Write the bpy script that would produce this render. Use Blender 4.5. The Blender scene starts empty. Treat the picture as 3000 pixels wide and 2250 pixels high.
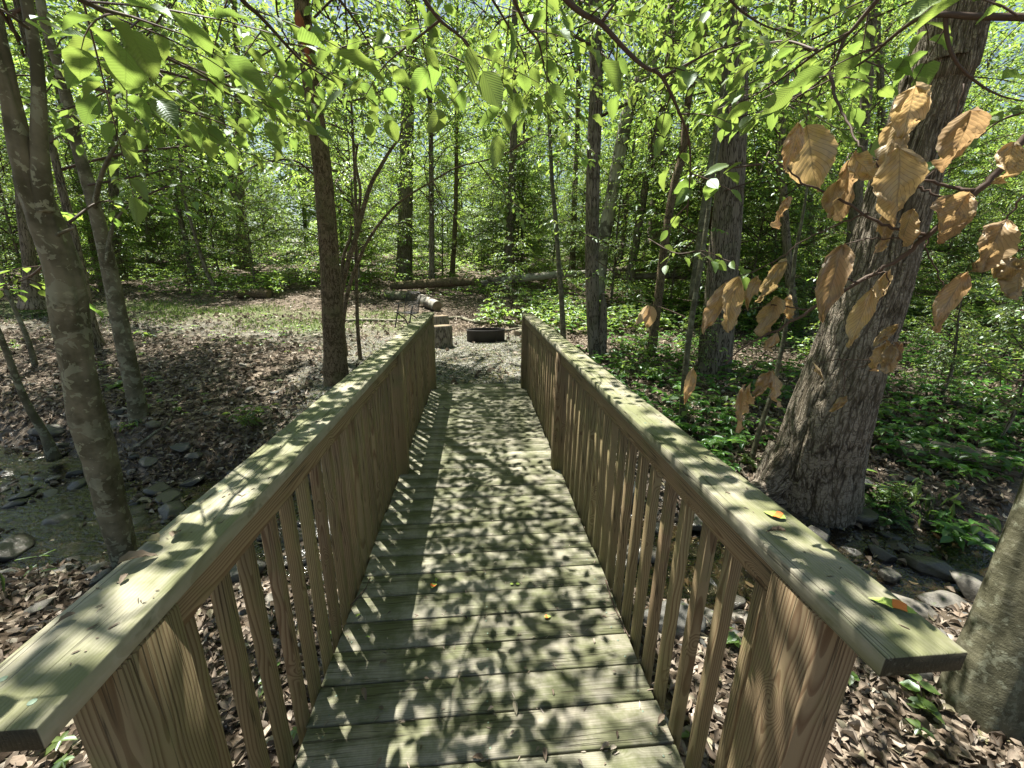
import bpy, math, random
import numpy as np
from mathutils import Matrix, Vector
random.seed(7)
RG = np.random.default_rng(11)
PI = math.pi
S = bpy.context.scene
COL = S.collection

# ------------------------------------------------------------------ camera
FPX, PITCH, YAW, ROLL = 1176.7, 0.2785, 0.0911, -0.0144
CAM = np.array([-0.029, 0.0, 1.54])
_F = np.array([math.sin(YAW)*math.cos(PITCH), math.cos(YAW)*math.cos(PITCH), -math.sin(PITCH)])
_R0 = np.array([math.cos(YAW), -math.sin(YAW), 0.0])
_D0 = np.cross(_F, _R0)
_R = math.cos(ROLL)*_R0 + math.sin(ROLL)*_D0
_D = -math.sin(ROLL)*_R0 + math.cos(ROLL)*_D0
cam_data = bpy.data.cameras.new('camera')
cam_data.sensor_fit = 'HORIZONTAL'
cam_data.sensor_width = 36.0
cam_data.lens = 36.0*FPX/3000.0
cam_data.clip_start = 0.02
cam_data.clip_end = 600
cam = bpy.data.objects.new('camera', cam_data)
COL.objects.link(cam)
M = Matrix((( _R[0], -_D[0], -_F[0], CAM[0]), (_R[1], -_D[1], -_F[1], CAM[1]), (_R[2], -_D[2], -_F[2], CAM[2]), (0, 0, 0, 1)))
cam.matrix_world = M
S.camera = cam

# ------------------------------------------------------------------ sky, sun, exposure
SUNV = np.array([-0.23, 0.31, 1.0]); SUNV = SUNV/np.linalg.norm(SUNV)
elev = math.asin(SUNV[2]); azim = math.atan2(SUNV[0], SUNV[1])
world = bpy.data.worlds.new('World'); S.world = world
world.use_nodes = True
wn = world.node_tree.nodes; wl = world.node_tree.links
bg = wn['Background']; bg.inputs['Strength'].default_value = 0.05
sky = wn.new('ShaderNodeTexSky'); sky.sky_type = 'NISHITA'; sky.sun_disc = False
sky.sun_elevation = elev; sky.sun_rotation = azim
sky.air_density = 1.0; sky.dust_density = 1.2; sky.ozone_density = 1.0
tintn = wn.new('ShaderNodeMix'); tintn.data_type = 'RGBA'; tintn.blend_type = 'MULTIPLY'; tintn.inputs[0].default_value = 1.0
tintn.inputs[7].default_value = (1.0, .94, .80, 1)     # camera white balance: the sky's blue is held back
wl.new(sky.outputs[0], tintn.inputs[6]); wl.new(tintn.outputs[2], bg.inputs[0])
sd = bpy.data.lights.new('sun', 'SUN'); sd.energy = 5.0; sd.angle = math.radians(0.4); sd.color = (1.0, 0.95, 0.86)
sun = bpy.data.objects.new('sun', sd); COL.objects.link(sun)
sun.rotation_euler = Vector(tuple(SUNV)).to_track_quat('Z', 'Y').to_euler()
S.view_settings.view_transform = 'Standard'
S.view_settings.look = 'None'
S.view_settings.exposure = 1.78
S.view_settings.gamma = 1.0
S.view_settings.use_curve_mapping = False
cy = S.cycles
cy.max_bounces = 7; cy.diffuse_bounces = 4; cy.glossy_bounces = 3; cy.transmission_bounces = 4; cy.transparent_max_bounces = 8
cy.caustics_reflective = False; cy.caustics_refractive = False
cy.sample_clamp_indirect = 6.0
try:
    cy.use_denoising = True; cy.denoiser = 'OPENIMAGEDENOISE'
except Exception:
    pass

# ------------------------------------------------------------------ maths helpers
K = 3000.0/2212.0            # the full view is 2212 px wide on screen
def ray(px, py):
    d = _F + _R*(px-1500)/FPX + _D*(py-1125)/FPX
    return d/np.linalg.norm(d)
def at(px, py, dist):
    return CAM + ray(px, py)*dist
def aty(px, py, Y):
    d = ray(px, py); return CAM + d*(Y/d[1])

def _hash(i, j, k, seed):
    h = (i.astype(np.int64)*374761393 + j.astype(np.int64)*668265263 + k.astype(np.int64)*2147483647 + seed*144269) & 0xffffffff
    h = ((h ^ (h >> 13))*1274126177) & 0xffffffff
    h = h ^ (h >> 16)
    return (h & 0xffffff)/float(0xffffff)
def vnoise(x, y, z=0.0, seed=0):
    x = np.asarray(x, float); y = np.asarray(y, float); z = np.asarray(z, float)+0*x
    xi = np.floor(x); yi = np.floor(y); zi = np.floor(z)
    u = x-xi; v = y-yi; w = z-zi
    u = u*u*(3-2*u); v = v*v*(3-2*v); w = w*w*(3-2*w)
    r = 0
    for a in (0, 1):
        for b in (0, 1):
            for c in (0, 1):
                r = r + _hash(xi+a, yi+b, zi+c, seed)*(u if a else 1-u)*(v if b else 1-v)*(w if c else 1-w)
    return r*2-1
def fbm(x, y, z=0.0, o=4, seed=0):
    r = 0; a = 1.0; s = 0
    for i in range(o):
        r = r + a*vnoise(np.asarray(x)*2**i+i*7.3, np.asarray(y)*2**i+i*3.1, np.asarray(z)*2**i, seed+i); s += a; a *= .5
    return r/s
def sstep(a, b, x):
    t = np.clip((np.asarray(x, float)-a)/(b-a), 0, 1); return t*t*(3-2*t)

# ------------------------------------------------------------------ terrain
def creek_y(x):
    x = np.asarray(x, float)
    return np.interp(x, [-14, -9, -6, -4.5, -3, -1.5, 0, 2, 4, 6, 9, 14], [7.2, 5.9, 4.9, 4.25, 3.95, 3.55, 3.25, 2.95, 2.75, 2.5, 2.0, 1.2]) + .08*np.sin(x*1.9)
def gz(x, y, fine=True):
    x = np.asarray(x, float); y = np.asarray(y, float)
    d = y-creek_y(x)
    hw = np.interp(x, [-6, -3, 0, 3, 6], [.85, .8, .7, .55, .5])
    bed = -1.045+.085*fbm(x*1.1, y*1.6, 0, 3, 15)
    right = sstep(.8, 2.6, x)
    plate = -.10*(1-right) - .42*right
    far = bed + (plate-bed)*(.55*sstep(hw-.2, hw+.7, d) + .45*sstep(hw+.3, hw+3.2, d))
    near = bed + .18*sstep(hw-.2, hw+.35, -d) + .42*sstep(hw+.6, hw+3.6, -d)
    z = np.where(d > 0, far, near)
    hill = .118*np.clip(y-11+.0*x, 0, 24) + .02*np.clip(y-35, 0, 200)
    z = z + hill + right*.30*sstep(8, 16, y)
    # path level in front of the bridge's end
    pm = sstep(4.55, 5.15, y)*(1-sstep(1.3, 2.4, np.abs(x+.1)))*(1-sstep(9.5, 11.5, y))
    z = z*(1-pm) + (-.05)*pm
    z = z + .045*fbm(x*.9, y*.9, 0, 3, 5)*(1-pm*.8) + .25*fbm(x*.12, y*.12, 0, 2, 9)*sstep(12, 22, np.hypot(x, y))
    if fine:
        z = z + .018*fbm(x*4, y*4, 0, 2, 6)*(1-pm*.7)
    return z
def ground(px, py, dz=0.0):
    d = ray(px, py); t = .8
    for i in range(900):
        p = CAM+d*t
        if p[2] <= float(gz(p[0], p[1]))+dz: return p
        t *= 1.006
    return p
def gp(x, y, dz=0.0): return np.array([x, y, float(gz(x, y))+dz])

# ------------------------------------------------------------------ object helpers
def mesh(name, verts, faces, uv=None, rnd=None, smooth=False, extra=None):
    """faces: list of int arrays, each (n,k)"""
    me = bpy.data.meshes.new(name)
    verts = np.asarray(verts, np.float32)
    if not isinstance(faces, (list, tuple)): faces = [faces]
    faces = [np.asarray(f, np.int32) for f in faces if len(f)]
    nl = sum(f.size for f in faces); nf = sum(len(f) for f in faces)
    me.vertices.add(len(verts)); me.vertices.foreach_set('co', verts.ravel())
    me.loops.add(nl); me.polygons.add(nf)
    li = np.concatenate([f.ravel() for f in faces])
    tot = np.concatenate([np.full(len(f), f.shape[1], np.int32) for f in faces])
    st = np.concatenate([[0], np.cumsum(tot)[:-1]]).astype(np.int32)
    me.loops.foreach_set('vertex_index', li)
    me.polygons.foreach_set('loop_start', st)
    me.polygons.foreach_set('loop_total', tot)
    if smooth: me.polygons.foreach_set('use_smooth', np.ones(nf, bool))
    if uv is not None:
        ul = me.uv_layers.new(name='UVMap'); uvv = np.asarray(uv, np.float32)[li]
        ul.data.foreach_set('uv', uvv.ravel())
    if rnd is not None:
        a = me.attributes.new('rnd', 'FLOAT', 'POINT'); a.data.foreach_set('value', np.asarray(rnd, np.float32))
    if extra:
        for k, v in extra.items():
            a = me.attributes.new(k, 'FLOAT', 'POINT'); a.data.foreach_set('value', np.asarray(v, np.float32))
    me.update(calc_edges=True); me.validate()
    return me
def link(name, me, mat=None, parent=None, loc=None):
    o = bpy.data.objects.new(name, me); COL.objects.link(o)
    if mat is not None and len(me.materials) == 0: me.materials.append(mat)
    if parent is not None: o.parent = parent
    if loc is not None: o.location = tuple(loc)
    return o
def tag(o, label=None, cat=None, group=None, kind=None):
    if label: o['label'] = label
    if cat: o['category'] = cat
    if group: o['group'] = group
    if kind: o['kind'] = kind
    return o
def thing(name, loc, label, cat, group=None, rot=(0, 0, 0)):
    o = bpy.data.objects.new(name, None); COL.objects.link(o)
    o.location = tuple(loc); o.rotation_euler = rot; o.empty_display_size = .1
    return tag(o, label, cat, group)
def copy_tree(o, parent=None):
    c = o.copy(); COL.objects.link(c); c.parent = parent
    for ch in list(o.children): copy_tree(ch, c)
    return c

# ------------------------------------------------------------------ material helpers
def nmat(name):
    m = bpy.data.materials.new(name); m.use_nodes = True
    nt = m.node_tree; nt.nodes.clear()
    return m, nt
class N:
    def __init__(s, nt): s.nt = nt
    def n(s, t, **kw):
        x = s.nt.nodes.new('ShaderNode'+t)
        for k, v in kw.items():
            if hasattr(x, k): setattr(x, k, v)
        return x
    def l(s, a, b): s.nt.links.new(a, b)
    def val(s, inp, v):
        if isinstance(v, bpy.types.NodeSocket): s.l(v, inp)
        else: inp.default_value = v
    def math(s, op, a, b=None, c=None, clamp=False):
        x = s.n('Math'); x.operation = op; x.use_clamp = clamp
        s.val(x.inputs[0], a)
        if b is not None: s.val(x.inputs[1], b)
        if c is not None: s.val(x.inputs[2], c)
        return x.outputs[0]
    def vmath(s, op, a, b=None):
        x = s.n('VectorMath'); x.operation = op
        s.val(x.inputs[0], a)
        if b is not None:
            if op == 'SCALE': s.val(x.inputs[3], b)
            else: s.val(x.inputs[1], b)
        return x.outputs['Value'] if op == 'LENGTH' else x.outputs[0]
    def mix(s, f, a, b, mode='MIX'):
        x = s.n('Mix'); x.data_type = 'RGBA'; x.blend_type = mode
        s.val(x.inputs[0], f); s.val(x.inputs[6], a); s.val(x.inputs[7], b)
        return x.outputs[2]
    def noise(s, vec, scale, detail=3, rough=.55, dist=0.0, out=0):
        x = s.n('TexNoise'); s.val(x.inputs['Vector'], vec)
        x.inputs['Scale'].default_value = scale; x.inputs['Detail'].default_value = detail
        x.inputs['Roughness'].default_value = rough; x.inputs['Distortion'].default_value = dist
        return x.outputs[out]
    def vor(s, vec, scale, feature='F1', out='Distance', rand=1.0):
        x = s.n('TexVoronoi'); x.feature = feature; s.val(x.inputs['Vector'], vec)
        x.inputs['Scale'].default_value = scale; x.inputs['Randomness'].default_value = rand
        return x.outputs[out]
    def ramp(s, f, stops, interp='LINEAR'):
        x = s.n('ValToRGB'); cr = x.color_ramp; cr.interpolation = interp
        while len(cr.elements) < len(stops): cr.elements.new(.5)
        for e, (p, c) in zip(cr.elements, stops):
            e.position = p; e.color = (c[0], c[1], c[2], 1) if len(c) == 3 else c
        s.val(x.inputs[0], f); return x.outputs[0]
    def mr(s, v, a, b, c=0.0, d=1.0, smooth=False):
        x = s.n('MapRange'); x.interpolation_type = 'SMOOTHSTEP' if smooth else 'LINEAR'
        s.val(x.inputs[0], v)
        for i, q in enumerate((a, b, c, d)): x.inputs[i+1].default_value = q
        return x.outputs[0]
    def bump(s, h, strength, dist=.01, nrm=None):
        x = s.n('Bump'); x.inputs['Strength'].default_value = strength; x.inputs['Distance'].default_value = dist
        s.val(x.inputs['Height'], h)
        if nrm is not None: s.l(nrm, x.inputs['Normal'])
        return x.outputs[0]
    def mapping(s, vec, scale=(1, 1, 1), loc=(0, 0, 0)):
        x = s.n('Mapping'); s.val(x.inputs['Vector'], vec)
        x.inputs['Scale'].default_value = scale; s.val(x.inputs['Location'], loc)
        return x.outputs[0]
    def attr(s, name):
        x = s.n('Attribute'); x.attribute_name = name; return x.outputs['Fac']
    def principled(s, color, rough=.8, normal=None, spec=.3):
        x = s.n('BsdfPrincipled'); s.val(x.inputs['Base Color'], color); s.val(x.inputs['Roughness'], rough)
        x.inputs['Specular IOR Level'].default_value = spec
        if normal is not None: s.l(normal, x.inputs['Normal'])
        return x
    def out(s, sh, disp=None):
        o = s.n('OutputMaterial'); s.l(sh, o.inputs['Surface'])
        return o

def leaf_material(name, refl, trans, tf=.5, veins=0.0, hue=.02, val=.35, gloss=.05, sheen_rough=.45):
    m, nt = nmat(name); b = N(nt)
    r = b.attr('rnd')
    r2 = b.math('FRACT', b.math('MULTIPLY', r, 7.13))
    def vary(c):
        h = b.n('HueSaturation')
        b.l(b.mr(r, 0, 1, .5-hue, .5+hue), h.inputs['Hue'])
        b.l(b.mr(r2, 0, 1, 1-val, 1+val), h.inputs['Value'])
        b.val(h.inputs['Color'], c if isinstance(c, bpy.types.NodeSocket) else (*c, 1))
        return h.outputs[0]
    cr, ct = vary(refl), vary(trans)
    nrm = None
    if veins:
        uvn = b.n('UVMap'); uvn.uv_map = 'UVMap'
        sp = b.n('SeparateXYZ'); b.l(uvn.outputs[0], sp.inputs[0])
        av = b.math('ABSOLUTE', b.math('SUBTRACT', sp.outputs[1], .5))
        ph = b.math('SUBTRACT', b.math('MULTIPLY', sp.outputs[0], 13.0), b.math('MULTIPLY', av, 9.0))
        si = b.math('SINE', b.math('MULTIPLY', ph, 2*PI))
        vein = b.mr(si, .84, 1.0, 0, 1, True)
        mid = b.mr(av, 0.0, .028, 1, 0, True)
        vv = b.math('MAXIMUM', vein, mid)
        cr = b.mix(b.math('MULTIPLY', vv, veins), cr, tuple(c*.45 for c in refl)+(1,))
        ct = b.mix(b.math('MULTIPLY', vv, veins), ct, tuple(c*.35 for c in trans)+(1,))
        hh = b.math('ADD', b.math('MULTIPLY', si, .5), b.math('MULTIPLY', mid, -1.0))
        nrm = b.bump(hh, .22, .002)
    df = b.n('BsdfDiffuse'); b.l(cr, df.inputs['Color'])
    tr = b.n('BsdfTranslucent'); b.l(ct, tr.inputs['Color'])
    gl = b.n('BsdfGlossy'); gl.inputs['Roughness'].default_value = sheen_rough; gl.inputs['Color'].default_value = (.8, .9, .9, 1)
    if nrm is not None:
        for q in (df, tr, gl): b.l(nrm, q.inputs['Normal'])
    ms = b.n('MixShader'); ms.inputs[0].default_value = tf; b.l(df.outputs[0], ms.inputs[1]); b.l(tr.outputs[0], ms.inputs[2])
    ms2 = b.n('MixShader'); ms2.inputs[0].default_value = gloss; b.l(ms.outputs[0], ms2.inputs[1]); b.l(gl.outputs[0], ms2.inputs[2])
    b.out(ms2.outputs[0]); return m

MAT = {}
MAT['leaf_near'] = leaf_material('beech_leaf', (.12, .185, .04), (.24, .345, .065), .55, veins=.30, hue=.012, val=.2, gloss=.05)
MAT['leaf'] = leaf_material('understory_leaf', (.11, .18, .035), (.32, .475, .08), .55, hue=.02, val=.35, gloss=.07)
MAT['leaf_dark'] = leaf_material('deep_green_leaf', (.065, .14, .03), (.18, .38, .06), .42, hue=.02, val=.35, gloss=.04, sheen_rough=.35)
MAT['leaf_far'] = leaf_material('canopy_leaf', (.11, .175, .04), (.31, .44, .085), .55, hue=.025, val=.35, gloss=.05)
MAT['leaf_dry'] = leaf_material('dry_leaf', (.50, .37, .215), (.52, .355, .165), .46, veins=.62, hue=.010, val=.22, gloss=.04)
MAT['grass'] = leaf_material('grass_blade', (.15, .22, .06), (.30, .42, .10), .45, hue=.02, val=.3, gloss=.05)

def wood(name, kind):
    """treated pine: growth rings seen along boards whose length runs along local X"""
    m, nt = nmat(name); b = N(nt)
    tc = b.n('TexCoord'); oi = b.n('ObjectInfo'); rnd = oi.outputs['Random']
    P = tc.outputs['Object']
    sp = b.n('SeparateXYZ'); b.l(P, sp.inputs[0])
    x, y, z = sp.outputs
    r100 = b.math('MULTIPLY', rnd, 91.7)
    cx = b.n('CombineXYZ'); b.l(b.math('ADD', b.math('MULTIPLY', x, .9), r100), cx.inputs[0]); b.l(y, cx.inputs[1]); b.l(z, cx.inputs[2])
    wob = b.noise(cx.outputs[0], 1.6, 2, .5)
    wob2 = b.noise(b.vmath('ADD', cx.outputs[0], (7, 3, 1)), 2.3, 2, .5)
    # knots
    ck = b.n('CombineXYZ'); b.l(b.math('ADD', b.math('MULTIPLY', x, 1.0), r100), ck.inputs[0]); b.l(b.math('MULTIPLY', y, 1.0), ck.inputs[1]); b.l(b.math('MULTIPLY', z, 1.0), ck.inputs[2])
    kd = b.vor(ck.outputs[0], 4.2, 'F1', 'Distance')
    knot = b.mr(kd, 0.0, .26, 1, 0, True)
    py = b.math('ADD', b.math('SUBTRACT', y, b.math('MULTIPLY', b.math('SUBTRACT', b.math('FRACT', b.math('MULTIPLY', rnd, 13.3)), .5), .12)), b.math('MULTIPLY', b.math('SUBTRACT', wob, .5), .075))
    pz = b.math('ADD', b.math('ADD', z, b.mr(b.math('FRACT', b.math('MULTIPLY', rnd, 5.7)), 0, 1, .015, .06)), b.math('MULTIPLY', b.math('SUBTRACT', wob2, .5), .05))
    rr = b.math('SQRT', b.math('ADD', b.math('MULTIPLY', py, py), b.math('MULTIPLY', pz, pz)))
    rr = b.math('SUBTRACT', rr, b.math('MULTIPLY', knot, .034))
    saw = b.math('FRACT', b.math('MULTIPLY', rr, 165.0))
    ring = b.ramp(saw, [(0, (0, 0, 0)), (.45, (.18, .18, .18)), (.82, (1, 1, 1)), (.97, (.75, .75, .75)), (1, (0, 0, 0))])
    fib = b.noise(b.mapping(P, (6, 260, 260)), 1.0, 3, .6)
    fib2 = b.noise(b.mapping(P, (1.5, 40, 40)), 1.0, 3, .6)
    grime = b.noise(tc.outputs['Object'], 5.5, 5, .65)
    if kind == 'deck':
        early, late = (.29, .275, .22, 1), (.14, .13, .09, 1)
        green = (.074, .086, .030, 1); gm = (.33, .62); gs = .78
    elif kind == 'cap':
        early, late = (.36, .345, .265, 1), (.23, .215, .145, 1)
        green = (.115, .13, .038, 1); gm = (.34, .60); gs = .72
    else:
        early, late = (.27, .215, .12, 1), (.13, .085, .042, 1)
        green = (.15, .165, .06, 1); gm = (.50, .75); gs = .45
    c = b.mix(b.math('MULTIPLY', ring, .9 if kind == 'post' else .5), early, late)
    tint = b.n('HueSaturation'); b.l(b.mr(b.math('FRACT', b.math('MULTIPLY', rnd, 31.1)), 0, 1, .80, 1.2), tint.inputs['Value']); b.l(b.mr(rnd, 0, 1, .485, .51), tint.inputs['Hue']); b.l(c, tint.inputs['Color'])
    c = tint.outputs[0]
    c = b.mix(b.mr(fib, .35, .75, 0, .5), c, (.5, .5, .5, 1), 'OVERLAY')
    kn = b.mr(kd, .03, .085, 1, 0, True)
    c = b.mix(b.math('MULTIPLY', kn, .7 if kind != 'deck' else .35), c, (.07, .035, .018, 1))
    # algae
    geo = b.n('NewGeometry'); sn = b.n('SeparateXYZ'); b.l(geo.outputs['Normal'], sn.inputs[0])
    gmask = b.mr(b.math('ADD', grime, b.math('MULTIPLY', b.math('SUBTRACT', fib2, .5), .35)), gm[0], gm[1], 0, gs, True)
    if kind == 'cap':
        gmask = b.math('MULTIPLY', gmask, b.mr(sn.outputs[2], .2, .8, .55, 1))
    if kind == 'post':
        gpn = b.n('NewGeometry'); sp3 = b.n('SeparateXYZ'); b.l(gpn.outputs['Position'], sp3.inputs[0])
        low = b.mr(sp3.outputs[2], .0, .35, .5, 0, True)
        gmask = b.math('MAXIMUM', gmask, b.math('MULTIPLY', low, b.mr(grime, .3, .6)))
    c = b.mix(gmask, c, green)
    if kind == 'deck':
        dirt = b.noise(b.mapping(P, (1.4, 9, 9)), 1.0, 4, .7)
        c = b.mix(b.mr(dirt, .48, .72, 0, .55, True), c, (.038, .042, .018, 1))
    if kind == 'cap':
        spots = b.noise(b.mapping(P, (9, 14, 14)), 1.0, 4, .7)
        c = b.mix(b.mr(spots, .56, .70, 0, .55, True), c, (.075, .085, .035, 1))
        blot = b.noise(b.mapping(P, (1.6, 6, 6)), 1.0, 3, .6)
        c = b.mix(b.mr(blot, .45, .62, 0, .45, True), c, (.12, .135, .06, 1))
    if kind in ('cap', 'deck'):
        sx_ = b.n('SeparateXYZ'); b.l(tc.outputs['Normal'], sx_.inputs[0])
        c = b.mix(b.math('MULTIPLY', b.mr(b.math('ABSOLUTE', sx_.outputs[0]), .6, .8, 0, 1), .95), c, (.022, .02, .012, 1))
    if kind in ('cap', 'deck'):
        wear = b.noise(b.mapping(P, (2.2, 30, 30)), 1.0, 4, .7)
        c = b.mix(b.mr(wear, .56, .70, 0, .35 if kind == 'cap' else .2, True), c, (.40, .39, .30, 1))
    crack = b.noise(b.mapping(P, (1.1, 46, 46)), 1.0, 2, .5)
    ckm = b.mr(b.math('ABSOLUTE', b.math('SUBTRACT', crack, .5)), 0.0, .022, 1, 0)
    ckm = b.math('MULTIPLY', ckm, b.mr(b.noise(b.mapping(P, (2, 8, 8)), 1.3, 1), .46, .54))
    c = b.mix(b.math('MULTIPLY', ckm, .75), c, (.02, .016, .008, 1))
    h = b.math('ADD', b.math('MULTIPLY', ring, -.35), b.math('ADD', b.math('MULTIPLY', fib, .5), b.math('MULTIPLY', ckm, -1.5)))
    bp = b.bump(h, .55, .0022)
    p = b.principled(c, b.mr(fib, .3, .7, .62, .85), bp, .25)
    b.out(p.outputs[0]); return m
MAT['deck'] = wood('mossy_deck_wood', 'deck')
MAT['cap'] = wood('algae_green_rail_wood', 'cap')
MAT['post'] = wood('treated_pine', 'post')

def bark(name, kind):
    m, nt = nmat(name); b = N(nt)
    uvn = b.n('UVMap'); uvn.uv_map = 'UVMap'; UV = uvn.outputs[0]
    tc = b.n('TexCoord'); P = tc.outputs['Object']
    if kind == 'oak':
        n1 = b.noise(b.mapping(UV, (17, 2.3, 1)), 1.0, 2.5, .55, .35)
        n2 = b.noise(b.mapping(UV, (34, 7.5, 1), (5, 3, 0)), 1.0, 2, .5, .5)
        n3 = b.noise(b.mapping(UV, (26, 30, 1), (9, 1, 0)), 1.0, 2, .5, .4)
        r1 = b.mr(b.math('ABSOLUTE', b.math('SUBTRACT', n1, .5)), .0, .055, 0, 1, True)
        r2 = b.mr(b.math('ABSOLUTE', b.math('SUBTRACT', n2, .5)), .0, .06, .25, 1, True)
        r3 = b.mr(b.math('ABSOLUTE', b.math('SUBTRACT', n3, .5)), .0, .05, .55, 1, True)
        ridge = b.math('MULTIPLY', b.math('MULTIPLY', r1, r2), r3)
        fine = b.noise(b.mapping(UV, (90, 45, 1)), 1.0, 4, .65)
        fur = b.attr('fur')
        h = b.math('ADD', b.math('ADD', ridge, b.math('MULTIPLY', fine, .55)), b.math('MULTIPLY', fur, .4))
        base = b.ramp(b.math('MULTIPLY', h, .62), [(.06, (.045, .036, .028)), (.34, (.15, .125, .097)), (.64, (.27, .23, .185)), (1, (.40, .36, .30))])
        tone = b.noise(P, 1.3, 3, .5)
        c = b.mix(b.mr(tone, .35, .7, 0, .3), base, (.14, .125, .07, 1))
        nb = b.bump(h, .9, .014); r = .9
    elif kind == 'beech':
        n1 = b.noise(P, 5.0, 4, .6); n2 = b.noise(b.vmath('ADD', P, (3, 8, 2)), 6.5, 4, .6, .5)
        c = b.mix(b.mr(n1, .35, .65, 0, 1, True), (.085, .08, .052, 1), (.19, .175, .125, 1))
        lich = b.mr(n2, .56, .575, 0, 1)
        lich2 = b.mr(b.noise(b.vmath('ADD', P, (13, 1, 5)), 17.0, 3, .6, .6), .60, .62, 0, 1)
        c = b.mix(b.math('MULTIPLY', lich, b.mr(b.noise(P, 3, 2), .35, .6, .45, .95)), c, (.26, .265, .195, 1))
        c = b.mix(b.math('MULTIPLY', lich2, .8), c, (.30, .31, .22, 1))
        dk = b.mr(b.noise(b.vmath('ADD', P, (1, 11, 7)), 3.4, 4, .7), .56, .62, 0, 1)
        c = b.mix(b.math('MULTIPLY', dk, .3), c, (.035, .032, .018, 1))
        rings = b.noise(b.mapping(UV, (3, 60, 1)), 1.0, 3, .6)
        fine = b.noise(P, 90, 3, .7)
        h = b.math('ADD', b.math('MULTIPLY', rings, .5), b.math('ADD', b.math('MULTIPLY', fine, .3), b.math('MULTIPLY', lich, .12)))
        nb = b.bump(h, .5, .006); r = .75
    elif kind == 'smooth':
        n1 = b.noise(P, 7.0, 5, .65)
        c = b.mix(b.mr(n1, .35, .65, 0, 1, True), (.06, .058, .036, 1), (.125, .12, .078, 1))
        st = b.noise(b.mapping(UV, (9, 38, 1)), 1.0, 3, .6)
        c = b.mix(b.mr(st, .55, .7, 0, .4), c, (.26, .25, .19, 1))
        fine = b.noise(P, 60, 4, .75)
        h = b.math('ADD', b.math('MULTIPLY', st, .5), b.math('MULTIPLY', fine, .6))
        mot = b.noise(b.vmath('ADD', P, (4, 2, 9)), 14, 4, .7)
        c = b.mix(b.mr(mot, .54, .60, 0, .5), c, (.25, .26, .19, 1)); c = b.mix(b.mr(mot, .40, .34, 0, .6), c, (.03, .03, .018, 1))
        nb = b.bump(b.math('ADD', h, b.math('MULTIPLY', b.noise(P, 160, 2, .7), .4)), .8, .008); r = .5
    elif kind == 'scaly':
        n1 = b.noise(b.mapping(UV, (26, 8, 1)), 1.0, 3, .6, .6)
        n2 = b.noise(b.mapping(UV, (44, 34, 1), (4, 7, 0)), 1.0, 2, .5, .5)
        r1 = b.mr(b.math('ABSOLUTE', b.math('SUBTRACT', n1, .5)), .0, .06, 0, 1, True)
        r2 = b.mr(b.math('ABSOLUTE', b.math('SUBTRACT', n2, .5)), .0, .05, .4, 1, True)
        fine = b.noise(b.mapping(UV, (120, 60, 1)), 1.0, 4, .65)
        h = b.math('ADD', b.math('MULTIPLY', r1, r2), b.math('MULTIPLY', fine, .6))
        c = b.ramp(b.math('MULTIPLY', h, .6), [(.10, (.035, .025, .015)), (.45, (.13, .095, .058)), (.85, (.25, .195, .13))])
        tone = b.noise(P, 3.0, 4, .6)
        c = b.mix(b.mr(tone, .5, .66, 0, .55, True), c, (.17, .16, .08, 1))
        c = b.mix(b.mr(b.noise(P, 5.0, 4, .7), .56, .66, 0, .6, True), c, (.05, .04, .022, 1))
        nb = b.bump(h, .8, .01); r = .9
    elif kind == 'pale':
        n1 = b.noise(b.mapping(UV, (14, 3, 1)), 1.0, 5, .65)
        c = b.mix(b.mr(n1, .35, .65, 0, 1), (.22, .205, .175, 1), (.42, .40, .35, 1))
        dk = b.mr(b.noise(P, 2.2, 4, .6), .5, .56)
        c = b.mix(b.math('MULTIPLY', dk, .8), c, (.06, .05, .04, 1))
        nb = b.bump(n1, .7, .01); r = .85
    elif kind == 'twig':
        n1 = b.noise(P, 30, 3, .6)
        c = b.mix(n1, (.045, .03, .022, 1), (.12, .085, .065, 1))
        nb = b.bump(n1, .4, .002); r = .6
    else:   # dark furrowed
        n1 = b.noise(b.mapping(UV, (22, 3.2, 1)), 1.0, 3, .6, .5)
        plate = b.mr(b.math('ABSOLUTE', b.math('SUBTRACT', n1, .5)), .0, .06, 0, 1, True)
        fine = b.noise(b.mapping(UV, (80, 30, 1)), 1.0, 3, .65)
        h = b.math('ADD', plate, b.math('MULTIPLY', fine, .6))
        oi = b.n('ObjectInfo')
        c = b.ramp(b.math('MULTIPLY', h, .6), [(.10, (.028, .022, .016)), (.45, (.115, .095, .07)), (.85, (.23, .20, .16))])
        tone = b.noise(P, 2.5, 3, .6)
        c = b.mix(b.mr(tone, .5, .65, 0, .45, True), c, (.12, .125, .07, 1))
        nb = b.bump(h, .8, .012); r = .9
    p = b.principled(c, r, nb, .2); b.out(p.outputs[0]); return m
for k in ('oak', 'beech', 'smooth', 'scaly', 'dark', 'pale', 'twig'): MAT[k] = bark(k+'_bark', k)

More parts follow.
